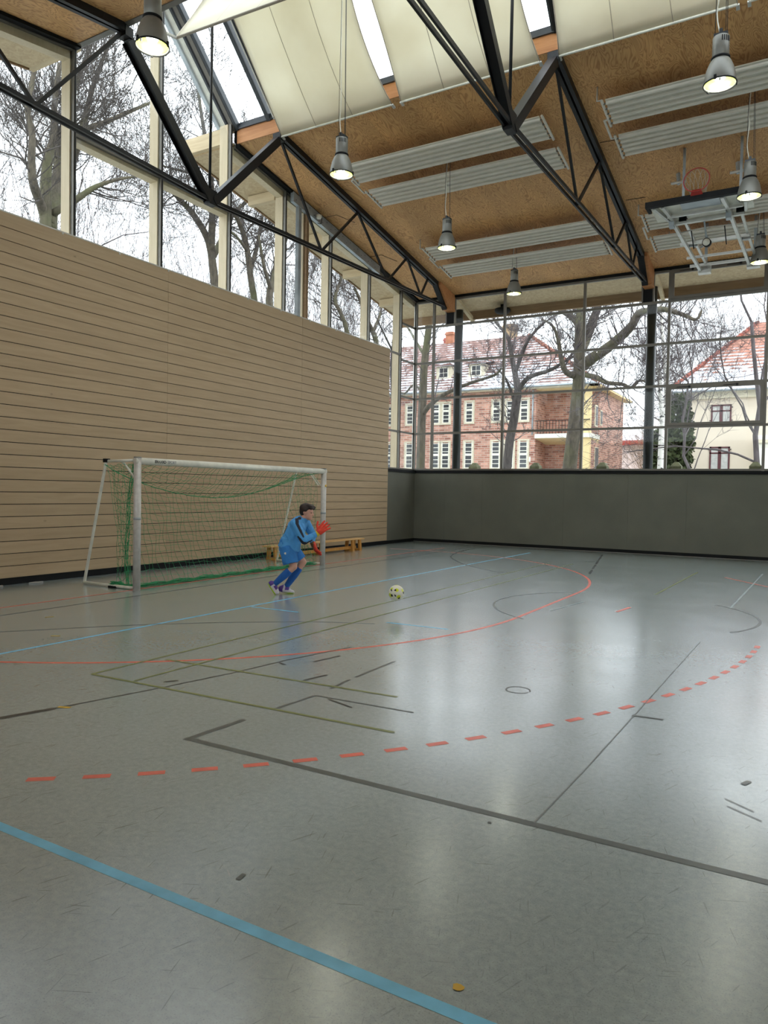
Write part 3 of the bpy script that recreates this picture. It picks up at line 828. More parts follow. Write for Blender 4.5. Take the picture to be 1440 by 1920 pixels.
# ------------------------------------------------------------------ folded basketball frame under the ceiling
hb = empty('basketball_frame', (-2.02, 16.5, 7.3)); tag(hb, 'folded ceiling basketball frame with black padded backboard edge and red ring', 'basketball hoop')
def hch(mb, name, mat): return wchild(hb, mb, name, M[mat])
xa, xb = -2.97, -1.05
hy, hz = 15.1, 7.36
hch(MB().box(xa, hy-0.03, hz-0.055, xb, hy+0.07, hz+0.055), 'edge_pad', 'black_trim')
hch(MB().box(xa, hy+0.07, hz-0.05, xa+0.06, hy+0.35, hz+0.05), 'edge_pad', 'black_trim')
hch(MB().box(xb-0.06, hy+0.07, hz-0.05, xb, hy+0.35, hz+0.05), 'edge_pad', 'black_trim')
hch(MB().box(xa+0.06, hy+0.07, hz+0.0, xb-0.06, hy+1.05, hz+0.03), 'backboard', 'white_paint')
hch(MB().box(-2.35, hy+0.12, hz-0.03, -1.65, hy+0.5, hz-0.004), 'mounting_plate', 'galv')
def frame_bar(p0, p1, w=0.05, h=0.06, nm='carrier_rail', mt='silver'): hch(MB().bar(p0, p1, w, h), nm, mt)
frame_bar((xa+0.15,hy+0.1,hz-0.04),(xa+0.32,hy+0.95,hz-0.05)); frame_bar((xb-0.15,hy+0.1,hz-0.04),(xb-0.20,hy+0.95,hz-0.05))
for x in (-2.58, -1.52):
    frame_bar((x-0.08,hy+0.08,hz-0.04),(x+0.02,hy+1.1,hz-0.07),0.06,0.07)
    xe = x + 0.16
    frame_bar((x,hy+0.85,hz-0.12),(xe-0.02,19.25,7.12),0.06,0.075,'folding_arm')
    frame_bar((x+0.16,hy+0.95,hz+0.02),(xe+0.12,19.2,7.22),0.05,0.06,'folding_arm')
    hch(MB().box(x-0.08,hy+0.82,hz-0.2,x+0.02,hy+0.98,hz-0.02), 'joint_block', 'galv')
    hch(MB().box(x+0.10,hy+0.9,hz-0.08,x+0.24,hy+1.1,hz+0.08), 'joint_block', 'black_trim')
    hch(MB().box(xe-0.08,19.14,7.05,xe+0.2,19.34,7.28), 'pivot_block', 'silver')
    frame_bar((xe+0.08,19.26,7.25),(xe+0.08,19.26,ceil_z(19.26)),0.06,0.06,'hanger_leg','galv')
    frame_bar((x+0.16,hy+1.0,hz+0.05),(x+0.16,hy+1.0,ceil_z(hy+1.0)),0.05,0.05,'hanger_leg','galv')
    hch(MB().bar((x+0.1,hy+2.4,7.25),(x+0.24,hy+2.5,7.28),0.05,0.12), 'clamp', 'galv')
for (y, z, t) in ((hy+0.62,hz-0.07,0.05),(hy+0.98,hz-0.09,0.075),(hy+2.35,7.26,0.06),(hy+3.35,7.24,0.05),(19.0,7.2,0.06)):
    frame_bar((-2.66,y,z),(-1.28,y,z),0.05,t,'cross_bar')
hch(MB().tube([(-2.02,hy+1.5,hz-0.40),(-2.02,hy+1.68,hz-0.37)],0.085,18), 'winch_drum', 'black_trim')
hch(MB().tube([(-2.02,hy+1.49,hz-0.402),(-2.02,hy+1.5,hz-0.40)],0.070,18), 'winch_cap', 'white_paint')
frame_bar((-2.02,hy+1.58,hz-0.34),(-2.02,hy+1.0,hz-0.06),0.03,0.03,'winch_bracket','galv')
hch(MB().tube([(-2.55,hy+1.5,hz-0.12),(-2.0,hy+1.35,hz-0.14),(-1.45,hy+1.45,hz-0.13)],0.012,5), 'drive_shaft', 'silver')
for x in (-2.32,-1.68):
    frame_bar((x,hy+1.5,hz-0.12),(x,hy+1.95,hz-0.36),0.02,0.02,'tie_rod','black_steel')
# catch rollers on the ceiling
for (x, y) in ((-2.66,16.9),(-1.5,16.9),(-2.55,19.9),(-1.45,19.9)):
    z = ceil_z(y)
    frame_bar((x,y,z-0.02),(x+0.02,y+0.02,z-0.26),0.07,0.05,'catch_bracket','galv')
    hch(MB().tube([(x-0.14,y,z-0.22),(x+0.16,y,z-0.22)],0.03,10), 'catch_roller', 'silver')
rc = Vector((-2.03, hy-0.10, hz+0.29)); ra = Vector((1,0,0)); rup = Vector((0,0.10,1)).normalized()
ring = [rc + ra*(0.228*math.cos(R(a))) + rup*(0.228*math.sin(R(a))) for a in range(0,361,12)]
ro = hch(MB().tube(ring, 0.011, 6, cap=False), 'ring', 'red_ring')
hch(MB().prism([(-2.14,hy-0.02,hz+0.02),(-1.92,hy-0.02,hz+0.02),(-1.95,hy-0.08,hz+0.10),(-2.11,hy-0.08,hz+0.10)], (0,-0.015,0.012)), 'ring_bracket', 'red_ring')
nb = MB()
def netp(a, t):
    rr = 0.225*(1-0.45*t)
    q = rc + ra*(rr*math.cos(a)) + rup*(rr*math.sin(a))
    return q + Vector((0, 0.34*t, -(0.10+0.10*max(0,math.sin(a)))*t*t*2.0 + 0.0))
for k in range(12):
    for sg in (1,-1):
        nb.tube([netp(2*math.pi*(k+sg*0.5*j/2)/12, j/6) for j in range(7)], 0.004, 4)
nbo = nb.build('ring_net', M['net_white'], ro); nbo['kind'] = 'stuff'

# ------------------------------------------------------------------ galvanised channel and posts on the long side
g = empty('steel_door_frame', (XG+0.1, 16.5, 6.0)); tag(g, 'galvanised steel channel and post fixed inside the long glazing', 'steel frame')
ya, yb = 14.5, 18.7
za, zb = ceil_z(ya)-0.04, ceil_z(yb)-0.04
wchild(g, MB().prism([(XG+0.09,ya,za-0.24),(XG+0.09,yb,zb-0.24),(XG+0.09,yb,zb),(XG+0.09,ya,za)], (0.10,0,0)), 'channel', M['galv'])
wchild(g, MB().box(XG+0.07, 14.75, ZT, XG+0.17, 14.86, ceil_z(14.8)-0.25), 'steel_post', M['galv'])
wchild(g, MB().box(XG+0.06, 15.12, ZT+0.02, XG+0.14, 15.22, ceil_z(15.2)-0.25), 'timber_jamb', M['timber_brown'])
wchild(g, MB().box(XG-0.06, 15.08, ZT+0.02, XG+0.06, 15.16, ceil_z(15.2)-0.25), 'timber_jamb', M['timber'])
b_ = MB()
for i in range(22):
    y = ya + 0.1 + (yb-ya-0.2)*i/21; z = ceil_z(y)-0.16 + (0.05 if i % 2 else -0.04)
    b_.tube([(XG+0.19,y,z),(XG+0.197,y,z)], 0.012, 6)
wchild(g, b_, 'bolt_row', M['dark_frame'])
dt = empty('ceiling_detector', (XG+0.3, 15.45, ceil_z(15.45)-0.2)); tag(dt, 'small round white detector with black cable on the steel channel', 'detector')
wchild(dt, MB().lathe([(0.0,-0.07),(0.05,-0.06),(0.075,-0.02),(0.075,0.03),(0.03,0.05)], 16, center=(XG+0.28,15.45,ceil_z(15.45)-0.2)), 'housing', M['white_paint'])
wchild(dt, MB().tube(smooth([(XG+0.24,15.45,ceil_z(15.45)-0.2),(XG+0.24,15.62,ceil_z(15.45)-0.12),(XG+0.2,15.66,ceil_z(15.45)-0.3),(XG+0.2,15.5,ceil_z(15.45)-0.34)]), 0.008, 5), 'cable', M['black_trim'])

# ------------------------------------------------------------------ football goal
GX, GY0, GY1 = -9.165, 7.96, 13.06
gl = empty('football_goal', (GX, (GY0+GY1)/2, 0)); tag(gl, 'white football goal with green net standing before the plank wall', 'goal')
def gch(mb, name, mat): return wchild(gl, mb, name, M[mat])
for y in (GY0, GY1):
    p = gch(MB().tube([(GX,y,0.0),(GX,y,2.10)], 0.058, 20), 'post', 'post_grey')
    MBt = MB().tube([(GX,y,2.10),(GX,y,2.115)], 0.060, 20).build('post_cap', M['grey_lamp'], p)
    MBt.parent = p; MBt.matrix_parent_inverse = p.matrix_parent_inverse.copy()
    c = MB().tube([(GX,y,1.12),(GX,y,1.16)], 0.0595, 20).build('sleeve_joint', M['galv'], p); c.matrix_parent_inverse = Matrix.Translation((0,0,0))
    # the joint and cap share the post's own frame
    for q in (MBt, c): q.matrix_parent_inverse = Matrix()
cb = gch(MB().tube([(GX,GY0-0.05,2.05),(GX,GY1+0.05,2.05)], 0.056, 20), 'crossbar', 'white_paint')
for s, y in ((1, GY0), (-1, GY1)):
    yy = y + s*0.0
    top = (-9.90, yy, 2.05)
    gch(MB().tube([(GX-0.05,yy,2.06), (-9.86,yy,2.05)], 0.024, 10), 'top_stay', 'white_paint')
    gch(MB().tube(smooth([(-9.82,yy,2.05),(-9.90,yy,2.04),(-9.93,yy,1.96)],4) + [(-10.42,yy,0.06),(-10.43,yy,0.03)], 0.024, 10), 'rear_stay', 'white_paint')
    gch(MB().tube([(-10.43,yy,0.03),(GX-0.05,yy,0.03)], 0.024, 10), 'ground_bar', 'white_paint')
    for dx in (0.0, 0.09):
        gch(MB().tube([(-9.52-dx*0.4,yy+s*0.02,2.04),(GX-0.06,yy+s*(0.03+dx),1.74)], 0.014, 8), 'brace', 'white_paint')
    gch(MB().box(-9.94,yy-0.035,2.03,-9.85,yy+0.035,2.09), 'strap', 'black_trim')
# lettering on the crossbar
def text_mesh(s, size, bold=True):
    cu = bpy.data.curves.new('lettering', 'FONT'); cu.body = s; cu.size = size; cu.extrude = 0.0006
    cu.offset = 0.0018 if bold else 0.0
    o = bpy.data.objects.new('lettering_tmp', cu); COL.objects.link(o)
    dg = bpy.context.evaluated_depsgraph_get(); me = bpy.data.meshes.new_from_object(o.evaluated_get(dg))
    bpy.data.objects.remove(o); return me
for s, y0, mk in (('ERHARD', GY0+0.30, 'black_print'), ('SPORT', GY0+0.575, 'grey_print')):
    me = text_mesh(s, 0.062); me.materials.clear(); me.materials.append(M[mk])
    for v in me.vertices:          # wrap the flat print round the bar
        a = (v.co.y - 0.020)/0.0575
        x_, y_, z_ = 0.0585*math.cos(a), v.co.x, 0.0585*math.sin(a)
        v.co = (x_ + v.co.z, y_, z_)
    o = link('lettering', me, cb); o.matrix_parent_inverse = Matrix(); o.location = (GX, y0, 2.05)
gch(MB().tube([(GX+0.057,GY1,1.735),(GX+0.061,GY1,1.735)], 0.028, 12), 'sticker', 'line_yellow')

# net: a sagging roof, a hanging back, two sides and the bundle on the floor
nr = random.Random(3)
def rope_z(t):  return 1.99 - 0.53*max(0.0, 1-(2*t-1)**2)**0.85     # sag of the rear top rope
def back_x(t, s):  # s 0 top .. 1 floor
    return -9.90 + (0.10*math.sin(math.pi*s)) + 0.52*s**2.2 + 0.05*math.sin(9*t+3*s)*s
net = MB(); L = GY1-GY0
def net_line(pts, r=0.0028): net.tube(pts, r, 3, cap=False)
NW, NT, NBk = 44, 8, 17
def roofp(t, u):
    y = GY0 + L*t
    zr = rope_z(t); xr = -9.90 + 0.06*math.sin(6*t)
    z = 2.0 + (zr-2.0)*u - 0.10*math.sin(math.pi*u)*math.sin(math.pi*t)
    return Vector((GX-0.05 + (xr-(GX-0.05))*u, y + 0.02*math.sin(11*u+7*t), z))
def backp(t, s):
    y = GY0 + L*t + 0.05*math.sin(5*s+4*t)*s*(1-s)*2 - 0.0
    z = rope_z(t)*(1-s) + 0.035*s - 0.05*math.sin(3.1416*s)*math.sin(8*t+4*s)
    return Vector((back_x(t,s) + 0.02*math.sin(23*t+9*s), y, z))
for i in range(NW+1):
    t = i/NW
    net_line([roofp(t + 0.010*math.sin(j*1.3+i), j/NT) for j in range(NT+1)])
    net_line([backp(min(1,max(0,t + 0.006*math.sin(j*0.9+i*1.7))), j/NBk) for j in range(NBk+1)])
for j in range(NT+1):
    net_line([roofp(i/NW, j/NT) + Vector((0,0,0.012*math.sin(i*1.9+j))) for i in range(NW+1)])
for j in range(NBk+1):
    net_line([backp(i/NW, j/NBk) + Vector((0,0,0.014*math.sin(i*1.4+j*2.1))) for i in range(NW+1)], 0.0028)
no = gch(net, 'net', 'net_green'); no['kind'] = 'stuff'
for y, sgn in ((GY0, 1), (GY1, -1)):
    sd = MB()
    def sidep(u, s):     # u front(0)..rear(1), s top..bottom
        xf = -9.28 - 0.05*math.sin(2*s); xr = -9.86 + 0.14*s + 0.06*math.sin(3*s)
        x = xf + (xr-xf)*u
        z = 1.98*(1-s) + 0.03*s + 0.05*math.sin(4*u+3*s)*s*(1-s)
        return Vector((x, y + sgn*(0.04 + 0.10*math.sin(5*u+6*s)*s*(1-s) + 0.03*u), z))
    for i in range(8):
        sd.tube([sidep(i/7 + 0.05*math.sin(j+i*2.2), j/17) for j in range(18)], 0.0028, 3, cap=False)
    for j in range(18):
        sd.tube([sidep(i/9, j/17) + Vector((0,0,0.03*math.sin(i*1.3+j))) for i in range(10)], 0.0028, 3, cap=False)
    so = gch(sd, 'side_net', 'net_green'); so['kind'] = 'stuff'
    # gathered strand next to the front post
    bn = MB()
    for k in range(7):
        ph = nr.uniform(0,6); am = nr.uniform(0.01,0.035)
        bn.tube([(-9.33-0.14*math.sin(2.2*s/16)+am*math.sin(s*0.9+ph), y+sgn*(0.06+am*math.cos(s*0.7+ph)), 1.95*(1-s/16)+0.05) for s in range(17)], 0.004, 4, cap=False)
    if sgn == 1:
        bo = gch(bn, 'gathered_net', 'net_green'); bo['kind'] = 'stuff'
bd2 = MB()
for k in range(16):
    ph = nr.uniform(0,6); am = nr.uniform(0.01,0.045); x0_ = -9.36 + nr.uniform(-0.05,0.05)
    bd2.tube([(x0_ + am*math.sin(i*0.8+ph) - (0.35 if i < 2 else 0)*(1-i/2 if i < 2 else 0), GY0+0.06+(L-0.1)*i/46, 0.012+am*0.7*(1+math.sin(i*1.1+ph*2))) for i in range(47)], 0.0055, 4, cap=False)
bo = gch(bd2, 'floor_net_bundle', 'net_green'); bo['kind'] = 'stuff'
heap = MB()
for k in range(14):
    ph = nr.uniform(0,6)
    heap.tube([(-9.70+0.10*math.cos(ph+i*0.7)*nr.uniform(.4,1), GY0+0.06+0.08*math.sin(ph+i*0.9), 0.02+0.09*nr.random()*(1-i/12)) for i in range(10)], 0.005, 4, cap=False)
bo = gch(heap, 'net_heap', 'net_green'); bo['kind'] = 'stuff'
gch(MB().tube([roofp(i/NW, 1.0) for i in range(NW+1)], 0.006, 5), 'rear_rope', 'net_green')
gch(MB().box(-9.78,GY0-0.05,0.0,-9.62,GY0+0.03,0.03), 'ground_strap', 'black_trim')

# ------------------------------------------------------------------ bench
bx = -10.72; by0, by1 = 13.05, 17.1
be = empty('gym_bench', (bx, (by0+by1)/2, 0)); tag(be, 'long low wooden gym bench at the foot of the plank wall', 'bench')
bt = wchild(be, MB().box(bx-0.13, by0, 0.30, bx+0.13, by1, 0.335), 'seat_board', M['bench_wood']); bevel(bt, 0.008)
bl = wchild(be, MB().box(bx-0.05, by0+0.35, 0.055, bx+0.05, by1-0.3, 0.13), 'balance_beam', M['bench_leg']); bevel(bl, 0.006)
for y in (by0+0.2, by0+0.75, (by0+by1)/2, by1-0.55, by1-0.2):
    for dx in (-0.085, 0.085):
        wchild(be, MB().prism([(bx+dx*1.3-0.025,y-0.05,0.0),(bx+dx*1.3+0.025,y-0.05,0.0),(bx+dx+0.025,y-0.05,0.30),(bx+dx-0.025,y-0.05,0.30)], (0,0.1,0)), 'leg', M['bench_leg'])
    wchild(be, MB().box(bx-0.12,y-0.045,0.0,bx+0.12,y+0.045,0.055), 'foot', M['bench_leg'])

# small pale scraps lying by the baseboard
for (x, y, l, nm, lab, cat) in ((-11.12,7.55,0.13,'foam_scrap','flat grey scrap on the floor by the baseboard, behind the goal','scrap'),(-11.15,6.9,0.09,'foam_scrap','small grey scrap on the floor at the left picture edge','scrap')):
    pts = [(x+0.05*math.cos(R(a))*(1+0.2*math.sin(2*R(a))), y+l*math.sin(R(a)), 0.0) for a in range(0,360,30)]
    o = MB().prism(pts, (0,0,0.022)).build(nm, M['grey_print']); bevel(o, 0.006); tag(o, lab, cat, 'scraps by the baseboard')

# ------------------------------------------------------------------ ball
BC = Vector((-4.74, 8.485, 0.285)); BR = 0.105
bmx = bmesh.new(); bmesh.ops.create_icosphere(bmx, subdivisions=5, radius=BR)
cr = Vector((0.863,0.505,0)); cu_ = Vector((0.0,0.0,1)); cf = Vector((0.504,-0.863,0.09))   # right, up, towards the viewer
def bdir(a, b):
    v = cr*a + cu_*b; return (v + cf*math.sqrt(max(0.02, 1-a*a-b*b))).normalized()
yel = [(bdir(0.05,0.42),0.24),(bdir(0.28,-0.45),0.27),(bdir(-0.80,-0.30),0.30),(bdir(0.80,0.35),0.24),(bdir(-0.65,0.55),0.22),(-bdir(0.2,0.3),0.28),(-bdir(-0.6,-0.2),0.28),(-bdir(0.5,-0.5),0.28),(Vector((0,0,1)),0.2),(Vector((0,0,-1)),0.26)]
blk = [(bdir(-0.16,0.40),0.13),(bdir(0.33,-0.62),0.14),(bdir(-0.58,-0.30),0.17),(bdir(0.90,0.05),0.16),(-bdir(0.3,0.35),0.15),(-bdir(-0.5,-0.25),0.15)]
s0, s1 = bdir(-0.68,0.42), bdir(-0.10,-0.35)
for f in bmx.faces:
    d = f.calc_center_median().normalized(); f.smooth = True; f.material_index = 0
    for c, r_ in yel:
        if (d-c).length < r_: f.material_index = 1
    for c, r_ in blk:
        if (d-c).length < r_: f.material_index = 2
    ab = s1-s0; t = max(0,min(1,(d-s0).dot(ab)/ab.length_squared))
    if (d-(s0+ab*t)).length < 0.10: f.material_index = 2
me = bpy.data.meshes.new('football'); bmx.to_mesh(me); bmx.free()
for m_ in (plain('ball_white', (226,222,204), 0.4, 0, 0.06, 30), plain('ball_yellow', (206,214,40), 0.4), M['black_print']): me.materials.append(m_)
ball = link('football', me, None, BC); tag(ball, 'white football with yellow and black patches bouncing above the floor', 'ball')

# ------------------------------------------------------------------ goalkeeper
KO = Vector((-7.06, 9.06, 0.0)); KA = Vector((0.8633,0.5047,0)); KB = Vector((-0.5047,0.8633,0))
def K(a, b, z): return KO + KA*a + KB*b + Vector((0,0,z))
def prims_mesh(prims):
    bm_ = bmesh.new()
    for p in prims:
        if p[0] == 'c':
            _, a, b, ra_, rb_ = p; a = Vector(a); b = Vector(b); d = b-a
            n_ = 7
            for i in range(n_+1):
                t = i/n_
                c = a + d*t; r_ = ra_ + (rb_-ra_)*t
                bmesh.ops.create_icosphere(bm_, subdivisions=2, radius=r_, matrix=Matrix.Translation(c))
            rot = d.to_track_quat('Z','Y').to_matrix().to_4x4()
            bmesh.ops.create_cone(bm_, cap_ends=True, segments=16, radius1=ra_, radius2=rb_, depth=d.length, matrix=Matrix.Translation((a+b)/2) @ rot)
        elif p[0] == 'k':      # flat-ended cone (hems)
            _, a, b, ra_, rb_ = p; a = Vector(a); b = Vector(b); d = b-a
            rot = d.to_track_quat('Z','Y').to_matrix().to_4x4()
            bmesh.ops.create_cone(bm_, cap_ends=True, segments=28, radius1=ra_, radius2=rb_, depth=d.length, matrix=Matrix.Translation((a+b)/2) @ rot)
        else:
            _, c, rad, M3 = p
            bmesh.ops.create_icosphere(bm_, subdivisions=3, radius=1.0, matrix=Matrix.Translation(Vector(c)) @ M3.to_4x4() @ Matrix.Diagonal((rad[0],rad[1],rad[2],1)))
    return bm_
def fuse(name, prims, voxel, mats, parent, smooth_it=4, color=None):
    bm_ = prims_mesh(prims); me = bpy.data.meshes.new(name); bm_.to_mesh(me); bm_.free()
    o = bpy.data.objects.new(name + '_tmp', me); COL.objects.link(o)
    r_ = o.modifiers.new('r', 'REMESH'); r_.mode = 'VOXEL'; r_.voxel_size = voxel; r_.use_smooth_shade = True
    if smooth_it:
        s_ = o.modifiers.new('s', 'SMOOTH'); s_.iterations = smooth_it; s_.factor = 0.5
    dg = bpy.context.evaluated_depsgraph_get(); m2 = bpy.data.meshes.new_from_object(o.evaluated_get(dg))
    bpy.data.objects.remove(o); bpy.data.meshes.remove(me)
    m2.name = name; m2.materials.clear()
    for m_ in mats: m2.materials.append(m_)
    if color:
        for p in m2.polygons: p.material_index = color(p.center)
    for p in m2.polygons: p.use_smooth = True
    ob = link(name, m2, parent)
    if parent is not None: ob.matrix_parent_inverse = Matrix.Translation(-Vector(parent.location))
    return ob
skin = plain('skin', (208,158,136), 0.55, 0, 0.05, 20)
hairm = plain('dark_brown_hair', (40,25,19), 0.6, 0, 0.3, 60)
def cloth(name, col, k=0.35):
    m = plain(name, col, 0.75, 0, 0.07, 12); nt = m.node_tree; b = nt.nodes['Principled BSDF']
    n1 = noise(nt, coords(nt, (1,1,0.55), (0.3,0.4,0.2)), 9.0, 3, 0.5, 0.8); bump(nt, b, n1.outputs[0], k, 0.06); return m
jersey_m = cloth('jersey_blue', (76,152,212), 0.5)
short_m = cloth('shorts_blue', (50,126,198), 0.45)
sock_m = cloth('sock_blue', (28,94,172), 0.2)
navy = plain('navy_stripe', (20,22,38), 0.7)
glove_r = plain('glove_red', (214,58,30), 0.6, 0, 0.1, 30); glove_y = plain('glove_yellow', (226,196,40), 0.6)
glove_b = plain('glove_palm_brown', (120,84,44), 0.7)
shoe_w = plain('shoe_white', (206,200,206), 0.45); shoe_p = plain('shoe_purple', (84,52,140), 0.5); shoe_l = plain('shoe_lime', (178,214,40), 0.5)

FA = KA; 
kp = empty('person', KO); tag(kp, 'goalkeeper in blue kit and red gloves crouching in front of the goal', 'person')
I3 = Matrix.Identity(3)
# head frame: faces image-right, turned a little to the viewer, tilted forward
fwd = (KA*0.95 - KB*0.30 + Vector((0,0,-0.10))).normalized(); hs = fwd.cross(Vector((0,0,1))).normalized(); hu = hs.cross(fwd).normalized()
H3 = Matrix((fwd, hs, hu)).transposed()          # columns: forward, side(right), up
HC = K(0.325, 0.0, 1.285)
def H(a, b, c): return HC + fwd*a + hs*b + hu*c
sh_n, sh_f = K(0.155,-0.165,1.115), K(0.285,0.15,1.12)
el_n, wr_n = K(0.320,-0.27,0.865), K(0.495,-0.20,0.965)
el_f, wr_f = K(0.40,0.20,0.93), K(0.405,0.06,0.82)
hip_n, kn_n, an_n = K(0.03,-0.09,0.73), K(0.145,-0.12,0.445), K(-0.145,-0.10,0.175)
hip_f, kn_f, an_f = K(0.06,0.08,0.73), K(0.265,0.09,0.50), K(0.0,0.07,0.10)
head = [('e', H(-0.005,0,0.035), (0.098,0.078,0.098), H3), ('e', H(0.025,0,-0.03), (0.072,0.062,0.085), H3),
        ('e', H(0.062,0,-0.085), (0.034,0.036,0.03), H3),                      # chin
        ('c', H(0.088,0,0.012), H(0.108,0,-0.028), 0.010, 0.015),              # nose
        ('e', H(0.080,0,-0.062), (0.018,0.026,0.009), H3), ('e', H(0.080,0,-0.074), (0.016,0.022,0.008), H3),   # lips
        ('e', H(0.076,0,0.028), (0.02,0.055,0.012), H3),                       # brow
        ('e', H(-0.012,0.078,-0.005), (0.022,0.010,0.034), H3), ('e', H(-0.012,-0.078,-0.005), (0.022,0.010,0.034), H3)]
body = head + [('c', H(-0.03,0,-0.07), K(0.215,0.0,1.13), 0.056, 0.066),
        ('c', K(0.205,0,1.10), K(0.15,0,0.98), 0.11, 0.13), ('c', K(0.15,0,0.98), K(0.045,0,0.76), 0.13, 0.13),
        ('c', sh_n, el_n, 0.05, 0.038), ('c', el_n, wr_n, 0.038, 0.026), ('c', sh_f, el_f, 0.05, 0.038), ('c', el_f, wr_f, 0.038, 0.026),
        ('c', hip_n, kn_n, 0.085, 0.056), ('c', kn_n, an_n, 0.055, 0.036), ('c', hip_f, kn_f, 0.085, 0.056), ('c', kn_f, an_f, 0.055, 0.036)]
bo = fuse('body', body, 0.009, [skin], kp, 3)
# eyes
for s in (1, -1):
    e = MB().lathe([(0.0,-0.009),(0.007,-0.006),(0.009,0.0),(0.007,0.006),(0.0,0.009)], 10).mesh('eye')
    e.materials.append(M['black_print']); eo = link('eye', e, bo, H(0.083, s*0.030, 0.008)); eo.matrix_parent_inverse = Matrix.Translation(-KO) @ Matrix.Translation(KO)
hair = [('e', H(-0.025,0,0.065), (0.108,0.088,0.085), H3), ('e', H(-0.06,0,0.02), (0.068,0.082,0.085), H3),
        ('e', H(0.055,0.0,0.095), (0.055,0.072,0.032), H3), ('e', H(0.085,-0.02,0.078), (0.035,0.05,0.022), H3), ('e', H(0.082,0.035,0.080), (0.03,0.04,0.022), H3),
        ('e', H(-0.015,0.074,0.045), (0.045,0.018,0.035), H3), ('e', H(-0.015,-0.074,0.045), (0.045,0.018,0.035), H3)]
for k in range(26):
    a = nr.uniform(-0.09,0.09); b_2 = nr.uniform(-0.06,0.06)
    hair.append(('c', H(a,b_2,0.125-abs(a)*0.3), H(a+0.05,b_2+nr.uniform(-.02,.02),0.132-abs(a)*0.45), 0.018, 0.005))
fuse('hair', hair, 0.008, [hairm], kp, 1)
def seg_d(p, a, b):
    ab = b-a; t = max(0, min(1, (p-a).dot(ab)/ab.length_squared)); return (p-(a+ab*t)).length, t
outer_n = [K(0.215,-0.07,1.195), K(0.185,-0.17,1.195), K(0.205,-0.25,1.13), K(0.31,-0.335,0.94)]
def jcol(c):
    p = Vector(c)
    for a, b in zip(outer_n[:-1], outer_n[1:]):
        if seg_d(p, a, b)[0] < 0.030: return 1
    if seg_d(p, K(0.215,-0.29,0.90), K(0.335,-0.30,0.82))[0] < 0.036: return 1
    if seg_d(p, K(0.34,-0.30,0.815), K(0.42,-0.25,0.86))[0] < 0.030: return 1
    if seg_d(p, K(0.265,0.24,1.16), K(0.34,0.27,1.0))[0] < 0.035: return 1
    q = p-KO; a_, z_ = q.dot(KA), q.z
    if -0.1 < q.dot(KB) < 0.07 and 0.95 < z_ < 1.08 and a_ < 0.09 - (1.05-z_)*0.4 and a_ > -0.2 and abs(q.dot(KB)+0.015) > 0.025: return 1
    return 0
T3 = Matrix.Identity(3)
def ell_frame(x, y):
    x = Vector(x).normalized(); y = (Vector(y) - x*Vector(y).dot(x)).normalized(); z = x.cross(y); return Matrix((x,y,z)).transposed()
jr = [('c', K(0.21,0.0,1.135), K(0.165,0.0,1.05), 0.105, 0.15), ('c', K(0.165,-0.05,1.04), K(0.06,-0.03,0.80), 0.145, 0.150), ('c', K(0.165,0.05,1.04), K(0.06,0.03,0.80), 0.145, 0.150),
      ('k', K(0.085,-0.035,0.86), K(0.045,-0.04,0.715), 0.158, 0.172), ('k', K(0.085,0.035,0.86), K(0.05,0.04,0.715), 0.158, 0.172),
      ('c', K(0.20,-0.02,1.12), sh_n, 0.085, 0.085), ('c', K(0.22,0.02,1.12), sh_f, 0.085, 0.085),
      ('c', sh_n, el_n, 0.080, 0.064), ('c', el_n, wr_n, 0.064, 0.042), ('c', sh_f, el_f, 0.078, 0.060), ('c', el_f, wr_f, 0.060, 0.042),
      ('c', H(-0.03,0,-0.105), K(0.215,0.0,1.13), 0.062, 0.085)]
for (a, b, c, d, e, f_) in ((0.02,-0.17,0.95,0.12,-0.17,0.86),(0.05,-0.18,0.88,0.16,-0.15,0.80),(0.16,-0.20,1.0,0.20,-0.24,0.93)):
    jr.append(('c', K(a,b,c), K(d,e,f_), 0.018, 0.012))
fuse('jersey', jr, 0.0065, [jersey_m, navy], kp, 5, jcol)
sh = [('c', K(0.045,-0.05,0.79), K(0.05,-0.05,0.70), 0.150, 0.150), ('c', K(0.045,0.05,0.79), K(0.06,0.05,0.70), 0.150, 0.150),
      ('k', K(0.030,-0.09,0.76), K(0.098,-0.118,0.495), 0.128, 0.124), ('k', K(0.055,0.08,0.74), K(0.215,0.09,0.53), 0.120, 0.105)]
fuse('shorts', sh, 0.008, [short_m, M['white_paint']], kp, 2, lambda c: 1 if (Vector(c)-K(0.02,-0.225,0.66)).length < 0.018 else 0)
sk = [('c', kn_n + (an_n-kn_n)*0.28, kn_n + (an_n-kn_n)*0.5, 0.060, 0.062), ('c', kn_n + (an_n-kn_n)*0.5, an_n, 0.062, 0.043)]
fuse('sock', sk, 0.009, [sock_m], kp, 2)
sk = [('c', kn_f + (an_f-kn_f)*0.28, kn_f + (an_f-kn_f)*0.5, 0.060, 0.062), ('c', kn_f + (an_f-kn_f)*0.5, an_f, 0.062, 0.043)]
fuse('sock', sk, 0.009, [sock_m], kp, 2)
